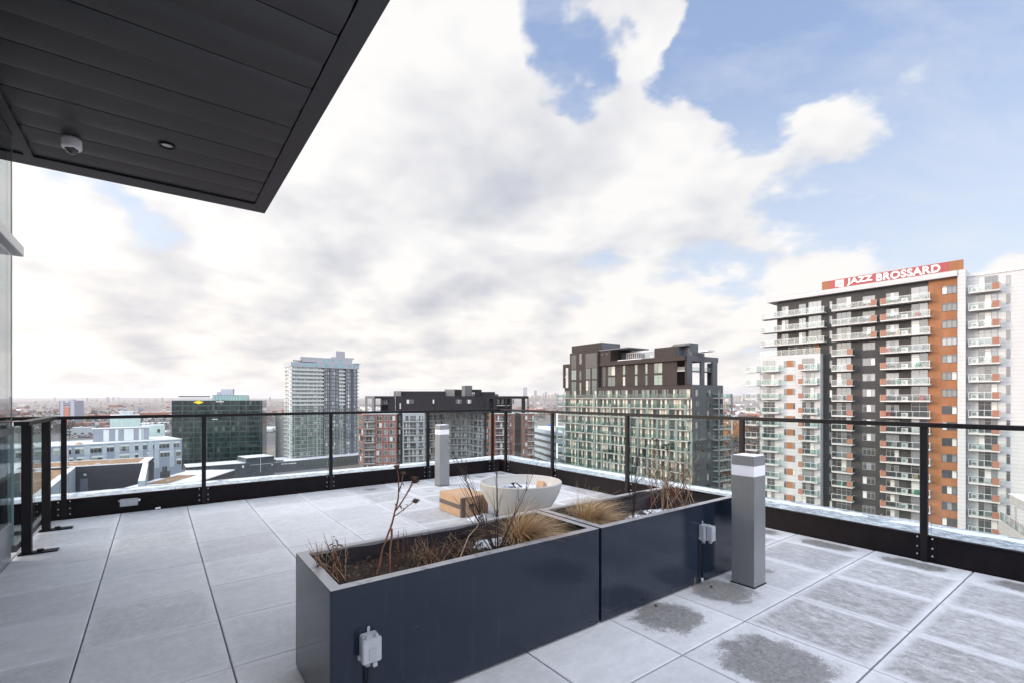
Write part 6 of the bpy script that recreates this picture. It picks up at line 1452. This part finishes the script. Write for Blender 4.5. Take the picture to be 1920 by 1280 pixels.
# woods -----------------------------------------------------------------------------------
def woods():
    rw=random.Random(12)
    mats_=[mat('bare_wood_brown',(.10,.07,.06),.95,var=.3,vscale=.3),mat('bare_wood_grey',(.13,.11,.11),.95,var=.3,vscale=.3),mat('autumn_orange',(.28,.13,.045),.95,var=.3,vscale=.3),mat('conifer_green',(.045,.06,.035),.95,var=.3,vscale=.3)]
    def clump(b,X,Y,h,w_,m,nf):
        # a bare crown: scattered twig-cluster faces round a trunk
        b.add([(X-.25,Y,GZ),(X+.25,Y,GZ),(X,Y,GZ+h*.8)],[(0,1,2)],0)
        for k in range(nf):
            g=rw.uniform(0,2*PI); q=w_*math.sqrt(rw.random()); z=GZ+h*(.22+.78*rw.random()**.8); q*=1-.55*abs((z-GZ)/h-.5)*2*.8
            c=Vector((X+q*math.cos(g),Y+q*math.sin(g),z)); s=h*rw.uniform(.07,.16); a=Vector((rw.gauss(0,1),rw.gauss(0,1),rw.gauss(0,1))).normalized()*s; bb=Vector((rw.gauss(0,1),rw.gauss(0,1),rw.gauss(0,1))).normalized()*s*.8
            b.add([c+a,c-a*.6+bb,c-a*.5-bb],[(0,1,2)],m)
    zones=[('left',(-60,330),(750,815),900),('mid',(470,700),(750,800),500),('centre',(980,1070),(748,800),350),('right',(1330,1500),(748,905),1500),('far',(-60,1500),(746.5,753),1400)]
    names={'left':'patchy bare brown woods and gardens across the left plain','mid':'bare woods between the green office and the brick block','centre':'bare woods beyond the ribbon office','right':'brown and orange bare woods right of the glass block','far':'thin dark line of far woods below the horizon'}
    for nm,px,ys,n in zones:
        b=MB(); k=0
        while k<n:
            x=rw.uniform(*px); y=ys[0]+(ys[1]-ys[0])*rw.random()**(1.6 if nm!='right' else .9); X,Y=gp(x,y); dd=Y
            if not free(X,Y,6): k+=.2; continue
            if noise.noise(Vector((X*.004,Y*.004,3)))<-.12 and nm not in('right','far'): k+=.3; continue
            if any((X-a)**2+(Y-c)**2<24**2 for a,c in pl): k+=.3; continue
            big=1.0 if dd<1500 else (1.8 if dd<4000 else 3.5)
            m=rw.choices([0,1,2,3],[5,5,1.6 if nm=='right' else .5,1.2])[0]
            if nm=='right' and x<1400 and 800<y<840: m=2
            nf=70 if dd<700 else 34 if dd<1500 else 16
            clump(b,X,Y,rw.uniform(8,14)*(1 if dd<1500 else 1.1),rw.uniform(4,6.5)*big,m,nf); k+=1
        o=b.build('woodland',mats_); tag(o,names[nm],'woods',kind='stuff')
woods()

# air ------------------------------------------------------------------------------------
def haze():
    b=MB(); b.box(-15500,15500,-2500,17500,GZ-1.5,180)
    m=bpy.data.materials.new('haze_air'); m.use_nodes=True; t=NT(m.node_tree); t.n.remove(t.n['Principled BSDF'])
    v=t.new('ShaderNodeVolumePrincipled'); t.put(v.inputs['Color'],(.98,.97,1.0)); v.inputs['Density'].default_value=HZD; v.inputs['Anisotropy'].default_value=.2
    t.l.new(v.outputs[0],t.n['Material Output'].inputs['Volume']); o=b.build('haze',m); tag(o,'thin pale winter haze over the plain','haze',kind='stuff')
HZD=4.2e-5
haze()
